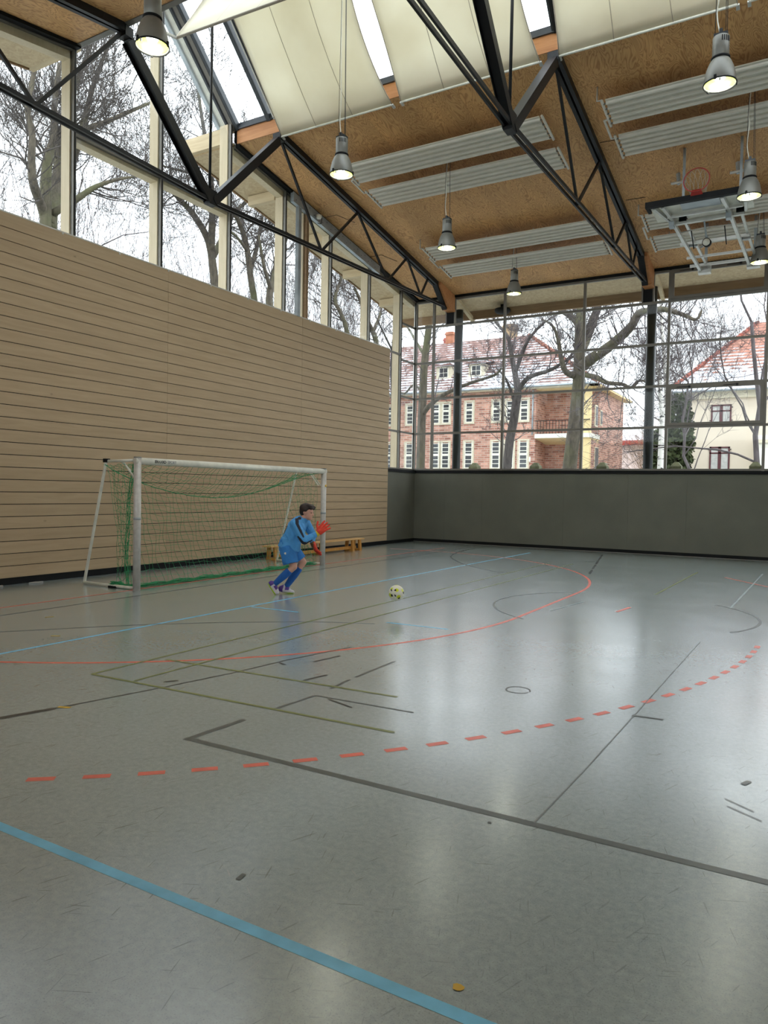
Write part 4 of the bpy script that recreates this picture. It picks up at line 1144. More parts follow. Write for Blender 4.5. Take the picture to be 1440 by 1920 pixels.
def shoe(heel, ball_, toe, ankle, upv):
    heel, ball_, toe, ankle = [Vector(x) for x in (heel, ball_, toe, ankle)]; upv = Vector(upv).normalized()
    pr = [('c', heel+upv*0.035, ball_+upv*0.03, 0.040, 0.042), ('c', ball_+upv*0.03, toe+upv*0.022, 0.042, 0.028), ('c', ankle, heel+upv*0.05, 0.043, 0.044), ('c', ankle, ball_+upv*0.045, 0.042, 0.036)]
    def colr(c):
        p = Vector(c); h = (p-ball_).dot(upv)
        d = (ball_-heel).normalized(); al = (p-heel).dot(d)
        if h < 0.016: return 2
        if al < 0.03 or (0.06 < al < 0.125 and h > 0.055): return 1
        return 0
    return fuse('shoe', pr, 0.008, [shoe_w, shoe_p, shoe_l], kp, 2, colr)
shoe(K(-0.245,-0.10,0.150), K(-0.155,-0.10,0.025), K(-0.125,-0.10,0.022), K(-0.165,-0.10,0.165), KA*0.82+Vector((0,0,0.57)))
shoe(K(-0.075,0.06,0.030), K(0.055,0.045,0.008), K(0.115,0.035,0.008), K(-0.015,0.07,0.105), (0,0,1))
def glove(wr, dirv, palm_n, thumb_s, sp, mats, colf):
    """wrist, direction of the fingers, palm normal, thumb side"""
    d = Vector(dirv).normalized(); n = Vector(palm_n); n = (n - d*n.dot(d)).normalized(); s = d.cross(n)*thumb_s
    wr = Vector(wr); pr = [('c', wr - d*0.035, wr + d*0.03, 0.040, 0.044)]
    for k in range(4):
        o_ = s*(0.042 - 0.028*k)
        pr.append(('c', wr + d*0.02 + o_*0.7, wr + d*0.10 + o_*1.1, 0.027, 0.024))
        ln = (0.092, 0.104, 0.098, 0.078)[k]
        b0 = wr + d*0.10 + o_*1.15; b1 = b0 + d*ln*0.55 + o_*sp + n*0.012; b2 = b1 + d*ln*0.5 + o_*sp*0.6 + n*0.026
        pr += [('c', b0, b1, 0.0175, 0.0165), ('c', b1, b2, 0.0165, 0.014)]
    t0 = wr + d*0.035 + s*0.034; t1 = t0 + d*0.030 + s*0.058 + n*0.008; t2 = t1 + d*0.052 + s*0.040 + n*0.004
    pr += [('c', t0, t1, 0.022, 0.018), ('c', t1, t2, 0.018, 0.014)]
    return fuse('glove', pr, 0.0065, mats, kp, 1, colf)
gd = (KA*0.70 + Vector((0,0,0.72)) + KB*0.05)
glove(wr_n + (KA*0.6+Vector((0,0,0.45)))*0.04, gd, KB*0.9 + KA*0.3, 1, 0.34, [glove_r, glove_y], lambda c: 1 if (Vector(c)-(wr_n+(KA*0.6+Vector((0,0,0.45)))*0.015)).dot(gd.normalized()) < 0.022 else 0)
gd2 = (KA*0.45 - Vector((0,0,0.85)) - KB*0.1)
glove(wr_f + gd2.normalized()*0.03, gd2, KA*0.8 + KB*0.3 + Vector((0,0,0.4)), -1, 0.1, [glove_b, glove_r], lambda c: 1 if (Vector(c)-wr_f).dot(KA) > 0.03 else 0)

# ------------------------------------------------------------------ roof overhang outside
ov = MB()
for (ya, yb) in ((EF, YF+1.45), (YN-1.45, EN)):
    za, zb = ceil_z(ya)-0.0, ceil_z(yb)-0.0
    ov.prism([(XO,ya,za),(XO,yb,zb),(XO,yb,zb+0.05),(XO,ya,za+0.05)], (XG-0.02-XO,0,0))
    if ya > 5:
        y2 = YF+0.07
        ov.prism([(XG-0.02,y2,ceil_z(y2)),(XG-0.02,yb,zb),(XG-0.02,yb,zb+0.05),(XG-0.02,y2,ceil_z(y2)+0.05)], (XR-XG,0,0))
ro_ = empty('roof_overhang', (XO, 15, 8)); tag(ro_, 'roof overhang with pale soffit boards and timber outriggers outside the glazing', 'roof overhang', kind='structure')
del ro_['category']
wchild(ro_, ov, 'soffit', M['soffit'])
for y in (14.4, 16.55, 18.75, 20.95, 6.6, 4.45, 2.25):
    z = ceil_z(y)
    wchild(ro_, MB().box(-12.52, y-0.08, z-0.24, XG-0.27, y+0.08, z-0.005), 'outrigger', M['timber_x'])
for y in (EF-0.08, EN+0.08):
    wchild(ro_, MB().box(-12.8, y-0.06, EZ+0.02, XG-0.03, y+0.06, EZ+0.36), 'kerb_beam', M['timber_x'])
for (ya, yb) in ((EF, YF+1.45), (YN-1.45, EN)):
    za, zb = ceil_z(ya), ceil_z(yb)
    wchild(ro_, MB().prism([(XO-0.05,ya,za-0.03),(XO-0.05,yb,zb-0.03),(XO-0.05,yb,zb+0.25),(XO-0.05,ya,za+0.25)], (0.04,0,0)), 'verge_board', M['timber_brown'])
yo = YF+1.3; zo = ceil_z(yo)
wchild(ro_, MB().box(XO, yo, zo-0.27, XR, yo+0.12, zo+0.02), 'fascia_beam', M['timber_brown'])
for tx in TRUSS_X + (-0.6,):
    if tx > -2: continue
    y0 = YF+0.08
    wchild(ro_, MB().prism([(tx+0.12,y0,7.80),(tx+0.12,YF+1.42,7.36),(tx+0.12,YF+1.42,7.50),(tx+0.12,y0,ceil_z(y0)-0.01)], (0.1,0,0)), 'beam_end', M['timber_x'])
for tx in TRUSS_X:
    c = MB().tube([(tx,22.0,0.9),(tx,22.0,7.62)], 0.135, 24).build('outside_column', plain('column_paint', (30,35,34), 0.4, 0, 0.1))
    tag(c, 'dark round steel column outside the corner end of the far glazing' if tx < -8 else 'dark round steel column outside the middle of the far glazing', 'column', 'outside columns')
fd = empty('soffit_lamp', (-8.75, 22.35, 7.5)); tag(fd, 'dark oval lamp fixed under the outside soffit beside the corner column', 'lamp')
wchild(fd, MB().lathe([(0.0,-0.12),(0.2,-0.10),(0.26,-0.04),(0.24,0.04),(0.1,0.08)], 20, center=(-8.75,22.35,7.56)), 'shade', M['black_trim'])
wchild(fd, MB().box(-8.8,22.3,7.6,-8.7,22.4,7.74), 'mount', M['black_trim'])

# ------------------------------------------------------------------ ground outside
GZ = 0.9
def lawn_mat():
    m, nt, b = newmat('lawn_with_snow'); v = coords(nt); n1 = noise(nt, v, 0.5, 5, 0.6)
    r = ramp(nt, [(0.42, lin((92,98,66))), (0.56, lin((206,208,212)))]); nt.links.new(n1.outputs[0], r.inputs[0])
    nt.links.new(r.outputs[0], b.inputs['Base Color']); b.inputs['Roughness'].default_value = 0.9; return m
gd_ = MB().box(-120,22.3,GZ-0.3,120,170,GZ).box(-120,-60,GZ-0.3,-11.9,22.3,GZ).box(-11.9,-60,GZ-0.3,120,YN-1.2,GZ).build('ground', lawn_mat())
tag(gd_, 'lawn with thin snow outside the hall', kind='structure')

# ------------------------------------------------------------------ fence with stone posts
stone = plain('mossy_stone', (92,92,66), 0.9, 0, 0.3, 8)
fpos = [-15.4,-13.07,-10.74,-8.40,-6.07,-3.73,-1.45,0.9]
flab = {-10.74:'mossy stone fence post under the corner column', -8.40:'mossy stone fence post left of the thick tree trunk', -6.07:'mossy stone fence post below the brick side wing', -3.73:'mossy stone fence post right of the birch', -1.45:'mossy stone fence post before the beige house'}
for x in fpos:
    if x not in flab: continue
    o = MB().box(x-0.14,24.86,GZ,x+0.14,25.14,2.52).add([(x-0.17,24.83,2.52),(x+0.17,24.83,2.52),(x+0.17,25.17,2.52),(x-0.17,25.17,2.52),(x-0.17,24.83,2.60),(x+0.17,24.83,2.60),(x+0.17,25.17,2.60),(x-0.17,25.17,2.60),(x-0.06,24.94,2.74),(x+0.06,24.94,2.74),(x+0.06,25.06,2.74),(x-0.06,25.06,2.74)],
        [(3,2,1,0),(0,1,5,4),(1,2,6,5),(2,3,7,6),(3,0,4,7),(4,5,9,8),(5,6,10,9),(6,7,11,10),(7,4,8,11),(8,9,10,11)]).build('fence_post', stone)
    tag(o, flab[x], 'post', 'stone fence posts')
fr = MB().box(-16,24.97,2.40,2,25.03,2.44).box(-16,24.97,1.4,2,25.03,1.44).build('fence_rail', M['galv']); tag(fr, 'thin grey fence rail between the stone posts', 'fence')

# ------------------------------------------------------------------ brick house
def brick_mat():
    m, nt, b = newmat('red_brick')
    tc = N(nt, 'ShaderNodeTexCoord'); sep = N(nt, 'ShaderNodeSeparateXYZ'); nt.links.new(tc.outputs['Object'], sep.inputs[0])
    comb = N(nt, 'ShaderNodeCombineXYZ'); s = math_n(nt, 'ADD', sep.outputs[0], sep.outputs[1])
    nt.links.new(s, comb.inputs[0]); nt.links.new(sep.outputs[2], comb.inputs[1])
    bk = N(nt, 'ShaderNodeTexBrick'); nt.links.new(comb.outputs[0], bk.inputs['Vector'])
    bk.inputs['Scale'].default_value = 1.0; bk.inputs['Brick Width'].default_value = 0.5; bk.inputs['Row Height'].default_value = 0.16; bk.inputs['Mortar Size'].default_value = 0.018
    bk.inputs['Color1'].default_value = (*lin((206,156,136)),1); bk.inputs['Color2'].default_value = (*lin((148,98,84)),1); bk.inputs['Mortar'].default_value = (*lin((190,174,160)),1)
    n1 = noise(nt, tc.outputs['Object'], 1.2, 4); r = ramp(nt, [(0.3,(0.8,0.8,0.8)),(0.7,(1.15,1.12,1.1))]); nt.links.new(n1.outputs[0], r.inputs[0])
    nt.links.new(mixc(nt, 1.0, bk.outputs[0], r.outputs[0], 'MULTIPLY'), b.inputs['Base Color']); b.inputs['Roughness'].default_value = 0.9
    return m
def tile_mat(name, c1, c2, snow_lo, snow_hi, z_lo, z_hi, up=(0,0,1)):
    """roof tile courses; thin snow lies on the courses, thicker towards the eaves"""
    m, nt, b = newmat(name); tc = N(nt, 'ShaderNodeTexCoord'); sep = N(nt, 'ShaderNodeSeparateXYZ'); nt.links.new(tc.outputs['Object'], sep.inputs[0])
    z = math_n(nt, 'MULTIPLY', sep.outputs[2], 1/0.235); fr_ = math_n(nt, 'FRACT', z)
    nn = noise(nt, tc.outputs['Object'], 3.0, 4, 0.6); ni = noise(nt, tc.outputs['Object'], 0.45, 3)
    r = ramp(nt, [(0.3, lin(c1)), (0.7, lin(c2))]); nt.links.new(nn.outputs[0], r.inputs[0])
    joint = ramp(nt, [(0.0,(0.35,)*3),(0.16,(0.4,)*3),(0.26,(1,1,1))]); nt.links.new(fr_, joint.inputs[0])
    col = mixc(nt, 1.0, r.outputs[0], joint.outputs[0], 'MULTIPLY')
    hgt = N(nt, 'ShaderNodeMapRange'); hgt.inputs[1].default_value = z_lo; hgt.inputs[2].default_value = z_hi; hgt.inputs[3].default_value = snow_hi; hgt.inputs[4].default_value = snow_lo
    nt.links.new(sep.outputs[2], hgt.inputs[0])
    a = math_n(nt, 'MULTIPLY', nn.outputs[0], 0.7); a = math_n(nt, 'ADD', a, math_n(nt, 'MULTIPLY', ni.outputs[0], 0.6))
    a = math_n(nt, 'ADD', a, math_n(nt, 'MULTIPLY', fr_, 0.35)); a = math_n(nt, 'ADD', a, hgt.outputs[0])
    sr = ramp(nt, [(0.92,(0,0,0)),(1.0,(1,1,1))]); nt.links.new(a, sr.inputs[0])
    col = mixc(nt, sr.outputs[0], col, (0.68,0.70,0.75))
    nt.links.new(col, b.inputs['Base Color']); b.inputs['Roughness'].default_value = 0.8
    bump(nt, b, fr_, 0.6, 0.04); return m
BRK = brick_mat(); ROOF1 = tile_mat('brown_tiles', (116,86,80), (144,110,100), -0.05, 0.17, 9.2, 14.5)
pane_m = plain('house_pane', (66,68,70), 0.12, 0, 0.3, 0.7); frame_w = plain('white_window_frame', (224,220,206), 0.6)
surround = plain('window_surround', (206,196,172), 0.8)
bh = empty('brick_house', (-25, 50, GZ)); tag(bh, 'red brick house with snow dusted tiled hip roof and corner balcony', 'house')
def bch(mb, name, mat): return wchild(bh, mb, name, mat)
FY = 50.0; EZB = 9.15; XC = -13.05; XI = -16.9
bch(MB().box(-48,FY,GZ,XI,60,EZB), 'wall', BRK)
bch(MB().box(XI,FY+2.4,GZ,XC,60,EZB), 'wall', BRK)
bch(MB().prism([(XI,FY,EZB-0.15),(XI,FY,EZB),(XI,FY+2.5,EZB),(XI,FY+2.5,EZB-0.15)], (XC-XI,0,0)), 'loggia_ceiling', M['cream'])
bch(MB().box(XC-0.62,FY,GZ,XC,FY+0.35,EZB-0.15), 'corner_pillar', M['cream'])
bch(MB().box(XC-0.3,FY+0.35,GZ,XC,FY+2.4,5.4), 'side_screen', BRK)
bch(MB().box(XI,FY-0.15,5.55,XC+0.08,FY+2.4,5.85), 'balcony_slab', M['white_paint'])
bch(MB().prism([(XI,FY-0.1,5.55),(XI,FY+2.4,5.55),(XI,FY+2.4,5.25)], (XC-XI,0,0)), 'balcony_soffit', M['cream'])
rl = MB()
for x in [XC-0.6-0.22*i for i in range(15)]: rl.box(x-0.015,FY-0.1,5.85,x+0.015,FY-0.07,6.75)
rl.box(XI,FY-0.11,6.75,XC,FY-0.06,6.8); bch(rl, 'balcony_railing', M['black_steel'])
bch(MB().box(-15.0,FY+2.34,5.85,-14.2,FY+2.42,8.1), 'balcony_door', pane_m)
bch(MB().box(-15.1,FY+2.32,5.85,-15.0,FY+2.43,8.15), 'door_frame', frame_w)
bch(MB().tube([(XI-0.2,FY-0.1,EZB-0.2),(XI-0.2,FY-0.1,5.8)],0.06,8), 'downpipe', M['galv'])
bch(MB().box(-48,FY-0.55,EZB-0.12,XC+0.6,FY,EZB), 'eave_soffit', surround); bch(MB().box(XC,FY-0.55,EZB-0.12,XC+0.6,60.5,EZB), 'eave_soffit', M['cream'])
bch(MB().tube([(-48,FY-0.62,EZB+0.02),(XC+0.62,FY-0.62,EZB+0.02)],0.08,8), 'gutter', M['galv'])
RX, RYb, RZb = -19.3, 55.0, 14.0
ex, ey = XC+0.62, FY-0.62
rv = [(-48,ey,EZB),(ex,ey,EZB),(ex,60.6,EZB),(-48,60.6,EZB),(-48,RYb,RZb),(RX,RYb,RZb)]
rf = bch(MB().add(rv, [(0,1,5,4),(1,2,5),(2,3,4,5),(3,0,4),(3,2,1,0)]), 'roof', ROOF1)
hip = MB(); a_, b_h = Vector(rv[1]), Vector(rv[5])
for i in range(26):
    t = i/26; p = a_+(b_h-a_)*t; q = a_+(b_h-a_)*(t+0.042)
    hip.tube([p+Vector((0,0,0.06)), q+Vector((0,0,0.03))], [0.16,0.12], 6)
hip.build('hip_tiles', plain('hip_tile_red', (146,96,80), 0.8, 0, 0.3, 2), rf)
for (x, y, z, w, h, mt) in ((-25.9,55.3,RZb-0.6,0.55,1.5,'chim_orange'),(-26.6,56.5,RZb-0.6,0.6,1.3,'chim_red'),(-20.6,55.2,RZb-0.6,0.8,1.6,'chim_tan')):
    cm = plain(mt, {'chim_orange':(168,112,86),'chim_red':(160,84,74),'chim_tan':(160,136,106)}[mt], 0.9, 0, 0.2, 3)
    c = bch(MB().box(x-w,y-0.4,z,x+w*0.2,y+0.4,z+h).box(x-w-0.06,y-0.46,z+h-0.25,x+w*0.2+0.06,y+0.46,z+h-0.12), 'chimney', cm)
def roofz(y): return EZB + (RZb-EZB)*(y-ey)/(RYb-ey)
for x in (-24.55, -21.85):
    y0 = 50.75; z0 = roofz(y0)-0.1; z1 = z0+1.05; w = 0.62
    d = bch(MB().prism([(x-w,y0,z0),(x+w,y0,z0),(x+w,y0,z1),(x-w,y0,z1)], (0,1.6,0)), 'dormer', surround)
    MB().box(x-0.4,y0-0.03,z0+0.15,x+0.4,y0+0.02,z1-0.1).build('dormer_window', frame_w, d)
    MB().box(x-0.33,y0-0.04,z0+0.22,x-0.02,y0-0.02,z0+0.52).box(x+0.02,y0-0.04,z0+0.22,x+0.33,y0-0.02,z0+0.52).box(x-0.33,y0-0.04,z0+0.56,x-0.02,y0-0.02,z1-0.16).box(x+0.02,y0-0.04,z0+0.56,x+0.33,y0-0.02,z1-0.16).build('dormer_pane', pane_m, d)
    MB().prism([(x-w-0.25,y0-0.25,z1-0.02),(x+w+0.25,y0-0.25,z1-0.02),(x+w,y0-0.2,z1+0.25),(x-w,y0-0.2,z1+0.25)], (0,2.2,0.5)).build('dormer_roof', ROOF1, d)
def house_window(x, z0, z1, w, y, n=5, root=bh):
    """tall window: stone surround, white frame with a strong bar, small panes"""
    s = MB(); s.box(x-w-0.12,y-0.05,z0-0.12,x+w+0.12,y+0.05,z0); s.box(x-w-0.12,y-0.05,z1,x+w+0.12,y+0.05,z1+0.12); s.box(x-w-0.12,y-0.05,z0,x-w,y+0.05,z1); s.box(x+w,y-0.05,z0,x+w+0.12,y+0.05,z1)
    wo = wchild(root, s, 'window', surround)
    f = MB(); f.box(x-w,y-0.03,z0,x-w+0.08,y+0.03,z1); f.box(x+w-0.08,y-0.03,z0,x+w,y+0.03,z1)
    hts = []; h = (z1-z0-0.12)/n; z = z0
    for i in range(n+1):
        t = 0.05 if i not in (3,) else 0.17
        f.box(x-w+0.08,y-0.03,z,x+w-0.08,y+0.03,z+t); 
        if i < n: hts.append((z+t, z+h+ (0.12 if i >= 3 else 0)))
        z += h + (0.12 if i == 2 and False else 0)
    f.build('window_frame', frame_w, wo)
    g_ = MB()
    for i in range(n):
        a0 = z0 + h*i + 0.03; a1 = z0 + h*(i+1)
        g_.box(x-w+0.08,y-0.012,a0,x+w-0.08,y+0.02,a1)
    g_.build('pane', pane_m, wo)
for x in (-34.0,-31.4,-28.7,-27.0,-24.75,-23.9,-22.0,-19.85,-18.80,-17.75):
    house_window(x, 6.85, 8.35, 0.30, FY-0.02, 5); house_window(x, 3.45, 5.4, 0.32, FY-0.02, 6)
# windows of the side front
for (y0, y1, z0, z1) in ((51.2,51.9,6.4,7.9),(52.6,53.2,6.6,7.7),(51.3,52.3,3.0,5.0),(54.2,55.0,2.8,4.0)):
    bch(MB().box(XC-0.02,y0,z0,XC+0.04,y1,z1), 'window', surround); 
    bch(MB().box(XC+0.02,y0+0.12,z0+0.1,XC+0.06,y1-0.12,z1-0.1), 'pane', pane_m)
bch(MB().box(-16.95-0.55,FY-0.06,3.9,-16.95-0.25,FY,4.25), 'house_number_plate', frame_w)

# ------------------------------------------------------------------ beige house
ROOF2 = tile_mat('red_tiles', (148,98,82), (172,122,104), -0.16, 0.42, 8.0, 11.6)
bg = empty('beige_house', (0, 48, GZ)); tag(bg, 'beige rendered house with red tiled roof and dark framed shuttered windows', 'house')
def cch(mb, name, mat): return wchild(bg, mb, name, mat)
beige = plain('beige_render', (214,200,180), 0.9, 0, 0.05, 0.8); maroon = plain('maroon_frame', (84,44,46), 0.7); shutter = plain('shutter_grey', (190,188,182), 0.7)
cch(MB().box(-6.95,48,GZ,9,58,8.0), 'wall', beige)
cch(MB().box(-7.2,47.75,7.55,9,48.1,7.95), 'cornice', surround); cch(MB().tube([(-7.6,47.35,7.98),(9,47.35,7.98)],0.09,8), 'gutter', M['galv'])
cch(MB().tube(smooth([(-7.45,47.4,7.9),(-7.35,47.5,7.5),(-7.05,47.85,7.2),(-7.05,47.85,6.6),(-7.05,47.85,GZ)],4),0.06,8), 'downpipe', M['galv'])
rv = [(-7.7,47.25,8.0),(9.5,47.25,8.0),(9.5,58.7,8.0),(-7.7,58.7,8.0),(-3.2,53,12.95),(6,53,12.95)]
rf2 = cch(MB().add(rv, [(0,1,5,4),(1,2,5),(2,3,4,5),(3,0,4),(3,2,1,0)]), 'roof', ROOF2)
hip = MB(); a_, b_h = Vector(rv[0]), Vector(rv[4])
for i in range(24):
    t = i/24; hip.tube([a_+(b_h-a_)*t+Vector((0,0,0.06)), a_+(b_h-a_)*(t+0.045)+Vector((0,0,0.03))], [0.14,0.11], 6)
hip.build('hip_tiles', plain('hip_tile_dark_red', (150,84,70), 0.8, 0, 0.3, 2), rf2)
for (x, z0, z1) in ((-4.72,6.12,7.18),(-4.74,2.9,4.66),(2.5,6.12,7.18),(2.5,2.9,4.66)):
    w = 0.56; f = MB()
    f.box(x-w,47.93,z0,x-w+0.09,48.02,z1); f.box(x+w-0.09,47.93,z0,x+w,48.02,z1); f.box(x-w,47.93,z1-0.09,x+w,48.02,z1); f.box(x-0.08,47.93,z0,x+0.08,48.02,z1); f.box(x-w,47.93,z1-0.42,x+w,48.02,z1-0.34)
    wo = cch(f, 'window', maroon)
    for s in (-1, 1):
        xc = x + s*0.28
        l = MB().box(xc-0.19,47.97,z0,xc+0.19,48.0,z1-0.09)
        for i in range(int((z1-z0-0.45)/0.10)): l.box(xc-0.17,47.95,z0+0.04+0.10*i,xc+0.17,47.975,z0+0.11+0.10*i)
        l.build('shutter', shutter, wo)
    h_ = MB()
    for s in (-1,1):
        for z in (z0+0.08, z1-0.2): h_.box(x+s*(w+0.01),47.93,z,x+s*(w+0.07),47.97,z+0.06)
    h_.build('hinge', M['black_steel'], wo)
cch(MB().box(-2.65,46.6,GZ,5,48,5.2), 'bay_wall', frame_w); cch(MB().box(-2.8,46.45,4.75,5.1,48,4.95), 'bay_cornice', surround)

# ------------------------------------------------------------------ distant house with chimneys
dh = empty('distant_house', (-25, 95, GZ)); tag(dh, 'distant low house with two tall red chimneys and snowy roof', 'house')
wchild(dh, MB().box(-26,95,GZ,-14,104,8.0), 'wall', plain('distant_wall', (196,176,168), 0.9))
wchild(dh, MB().prism([(-27,94,8.0),(-27,105,8.0),(-27,99.5,9.6)], (14,0,0)), 'roof', plain('distant_snow_roof', (214,206,210), 0.9, 0, 0.1))
wchild(dh, MB().box(-27,93.9,7.9,-13,94.1,8.5), 'eave_board', M['red_ring'])
for x in (-25.6, -23.9):
    wchild(dh, MB().box(x-0.55,97,7,x+0.55,98.2,11.2).box(x-0.65,96.9,10.8,x+0.65,98.3,11.0), 'chimney', plain('distant_chimney', (170,98,88), 0.9))

# ------------------------------------------------------------------ trees
LIMBS = {}
LIMBS['oak'] = [[(-9.21, 32.0, 2.75), (-9.02, 32.0, 4.86), (-8.9, 32.0, 6.49), (-8.9, 32.0, 8.12), (-8.88, 32.0, 9.28), (-8.92, 32.3, 10.4)], [(-8.87, 32.0, 7.19), (-8.22, 31.5, 7.48), (-7.54, 31.0, 7.72), (-6.9, 30.5, 8.01), (-6.28, 30.0, 8.39), (-6.01, 29.8, 8.78), (-5.6, 29.5, 8.77), (-4.93, 29.0, 8.65), (-4.26, 29.0, 8.38), (-3.8, 29.0, 8.15), (-3.61, 29.0, 8.46)], [(-8.87, 32.0, 7.89), (-8.76, 33.0, 9.01), (-8.63, 33.6, 9.96), (-8.58, 34.0, 10.64), (-8.57, 34.5, 12.24)], [(-8.9, 32.0, 8.94), (-9.36, 32.5, 9.51), (-10.13, 33.0, 10.11), (-10.8, 33.5, 10.59), (-11.76, 34.0, 11.52)], [(-9.03, 32.0, 6.83), (-9.27, 31.2, 6.96), (-9.38, 30.8, 7.61), (-9.42, 30.5, 8.24), (-9.59, 30.2, 8.75), (-10.0, 30.0, 9.02)], [(-8.89, 32.0, 6.96), (-7.89, 31.0, 6.57), (-7.28, 30.5, 6.24), (-6.63, 30.0, 6.09), (-6.22, 30.0, 5.92), (-5.92, 30.0, 6.18), (-5.36, 29.7, 5.98)]]
LIMBS['mid'] = [[(-13.66, 36.0, 2.74), (-13.55, 36.0, 4.27), (-13.35, 36.0, 5.37), (-13.23, 36.0, 6.32), (-13.15, 36.0, 6.92)], [(-13.15, 36.0, 6.87), (-13.51, 36.5, 7.92), (-13.81, 36.8, 8.78), (-14.06, 37.0, 9.73), (-14.45, 37.2, 10.32), (-15.0, 37.4, 10.9), (-15.36, 37.5, 11.45)], [(-13.15, 36.0, 6.92), (-12.32, 35.2, 7.44), (-11.01, 34.5, 7.62), (-10.12, 34.0, 7.91), (-9.32, 33.8, 8.24)], [(-13.51, 36.5, 7.92), (-12.81, 36.0, 9.22), (-12.22, 35.7, 9.81), (-11.64, 35.5, 10.19), (-11.1, 35.5, 10.46)], [(-13.34, 36.0, 6.41), (-13.47, 35.6, 7.11), (-13.7, 35.4, 7.64), (-13.98, 35.0, 8.01)]]
LIMBS['leftt'] = [[(-13.53, 26.0, 2.43), (-13.52, 26.0, 4.25), (-13.48, 26.0, 5.52), (-13.47, 26.0, 6.37), (-13.39, 26.0, 7.21), (-13.29, 26.0, 8.05), (-13.19, 26.0, 8.78), (-13.37, 26.5, 9.87)], [(-13.44, 26.0, 4.78), (-12.95, 25.6, 5.03), (-12.32, 25.2, 5.28), (-11.58, 24.8, 5.46), (-10.7, 24.5, 5.64), (-9.62, 24.0, 5.77), (-9.31, 23.8, 5.96)], [(-13.42, 26.0, 7.05), (-14.16, 26.6, 7.81), (-14.76, 27.0, 8.5), (-15.32, 27.3, 8.95), (-15.85, 27.5, 9.96)], [(-13.48, 26.0, 5.63), (-14.19, 26.5, 6.01), (-14.77, 26.8, 5.73), (-15.35, 27.0, 6.06)]]
LIMBS['birch'] = [[(-6.07, 36.0, 2.76), (-6.06, 36.0, 4.14), (-6.05, 36.0, 5.38), (-6.17, 36.0, 6.38), (-6.24, 36.0, 7.38), (-6.44, 36.0, 8.38), (-6.56, 36.0, 9.39), (-6.66, 36.0, 10.4)], [(-6.06, 36.0, 4.88), (-5.97, 36.4, 6.29), (-6.08, 36.5, 7.69), (-6.22, 36.6, 8.97), (-6.35, 36.7, 10.26), (-6.44, 36.8, 11.43)]]
LIMBS['L1'] = [[(-21.0, 14.62, 9.04), (-21.0, 14.46, 10.15), (-20.4, 13.73, 10.6), (-20.2, 13.51, 11.1), (-20.0, 13.39, 11.94), (-20.0, 13.25, 12.64), (-19.8, 13.41, 14.05)], [(-21.0, 14.54, 9.52), (-21.0, 14.53, 11.17), (-21.0, 14.64, 12.04), (-21.0, 14.79, 12.63), (-21.0, 14.82, 13.61), (-21.0, 15.0, 15.03)], [(-21.0, 14.71, 9.73), (-21.5, 15.15, 10.98), (-21.8, 15.51, 12.04), (-22.0, 15.73, 13.04), (-22.2, 16.19, 14.53), (-22.5, 16.87, 16.02), (-22.6, 17.49, 17.67)], [(-21.0, 14.65, 9.88), (-21.8, 15.66, 11.66), (-22.0, 16.3, 12.92), (-22.3, 16.84, 14.21), (-22.5, 17.31, 15.5), (-22.6, 17.72, 16.66), (-23.0, 18.73, 18.65)], [(-21.0, 14.8, 10.27), (-20.2, 15.08, 10.68), (-19.8, 15.36, 11.04), (-19.4, 15.84, 11.38), (-19.0, 16.49, 11.68)], [(-22.0, 16.3, 12.92), (-21.0, 15.96, 13.35), (-20.6, 16.48, 13.78), (-20.2, 17.24, 14.41), (-20.0, 17.93, 14.97)]]
LIMBS['L2'] = [[(-23.0, 24.27, 9.57), (-23.0, 24.01, 11.6), (-23.0, 23.66, 12.54), (-23.0, 22.83, 13.26), (-23.0, 22.0, 13.64), (-22.5, 20.87, 13.71), (-22.4, 20.17, 14.36)], [(-23.0, 23.93, 12.05), (-22.5, 23.46, 13.2), (-22.4, 23.3, 14.25), (-22.2, 22.92, 15.4), (-22.0, 22.32, 16.64), (-21.8, 21.8, 17.85)], [(-23.0, 24.07, 11.86), (-23.6, 25.37, 13.29), (-24.0, 26.44, 14.68), (-24.2, 27.87, 15.97), (-24.5, 29.42, 17.66)], [(-22.4, 23.3, 14.25), (-23.0, 23.05, 14.95), (-23.0, 21.84, 14.76), (-23.0, 20.98, 14.6)]]
LIMBS['L3'] = [[(-22.0, 25.8, 9.32), (-22.0, 25.4, 11.14), (-22.0, 25.05, 12.58), (-22.0, 24.51, 13.41), (-21.6, 23.52, 13.62), (-21.2, 22.29, 14.3)], [(-22.0, 25.32, 11.36), (-22.5, 26.33, 12.67), (-22.8, 26.96, 13.9), (-23.0, 27.45, 15.1), (-23.0, 27.63, 16.18)], [(-22.0, 25.13, 12.25), (-21.4, 23.66, 12.4), (-21.0, 22.57, 12.22)]]
LIMBS['L4'] = [[(-21.0, 25.73, 8.72), (-21.0, 25.51, 10.1), (-21.0, 25.86, 11.36), (-21.0, 26.4, 12.71), (-21.3, 27.63, 14.12), (-21.6, 30.07, 16.53)], [(-21.0, 25.65, 10.48), (-20.5, 24.52, 11.17), (-20.2, 23.79, 12.25)]]
LIMBS['L5'] = [[(-20.0, 30.56, 7.74), (-20.0, 30.27, 9.53), (-20.0, 29.77, 10.21), (-20.0, 29.2, 10.85), (-20.0, 29.72, 12.0), (-20.0, 29.51, 12.71)], [(-20.0, 33.55, 7.35), (-20.0, 33.09, 9.53), (-20.0, 32.15, 10.45), (-20.0, 31.5, 11.25), (-20.0, 30.93, 11.78)], [(-20.0, 32.8, 10.03), (-20.4, 34.25, 11.51), (-20.5, 34.21, 12.66)]]
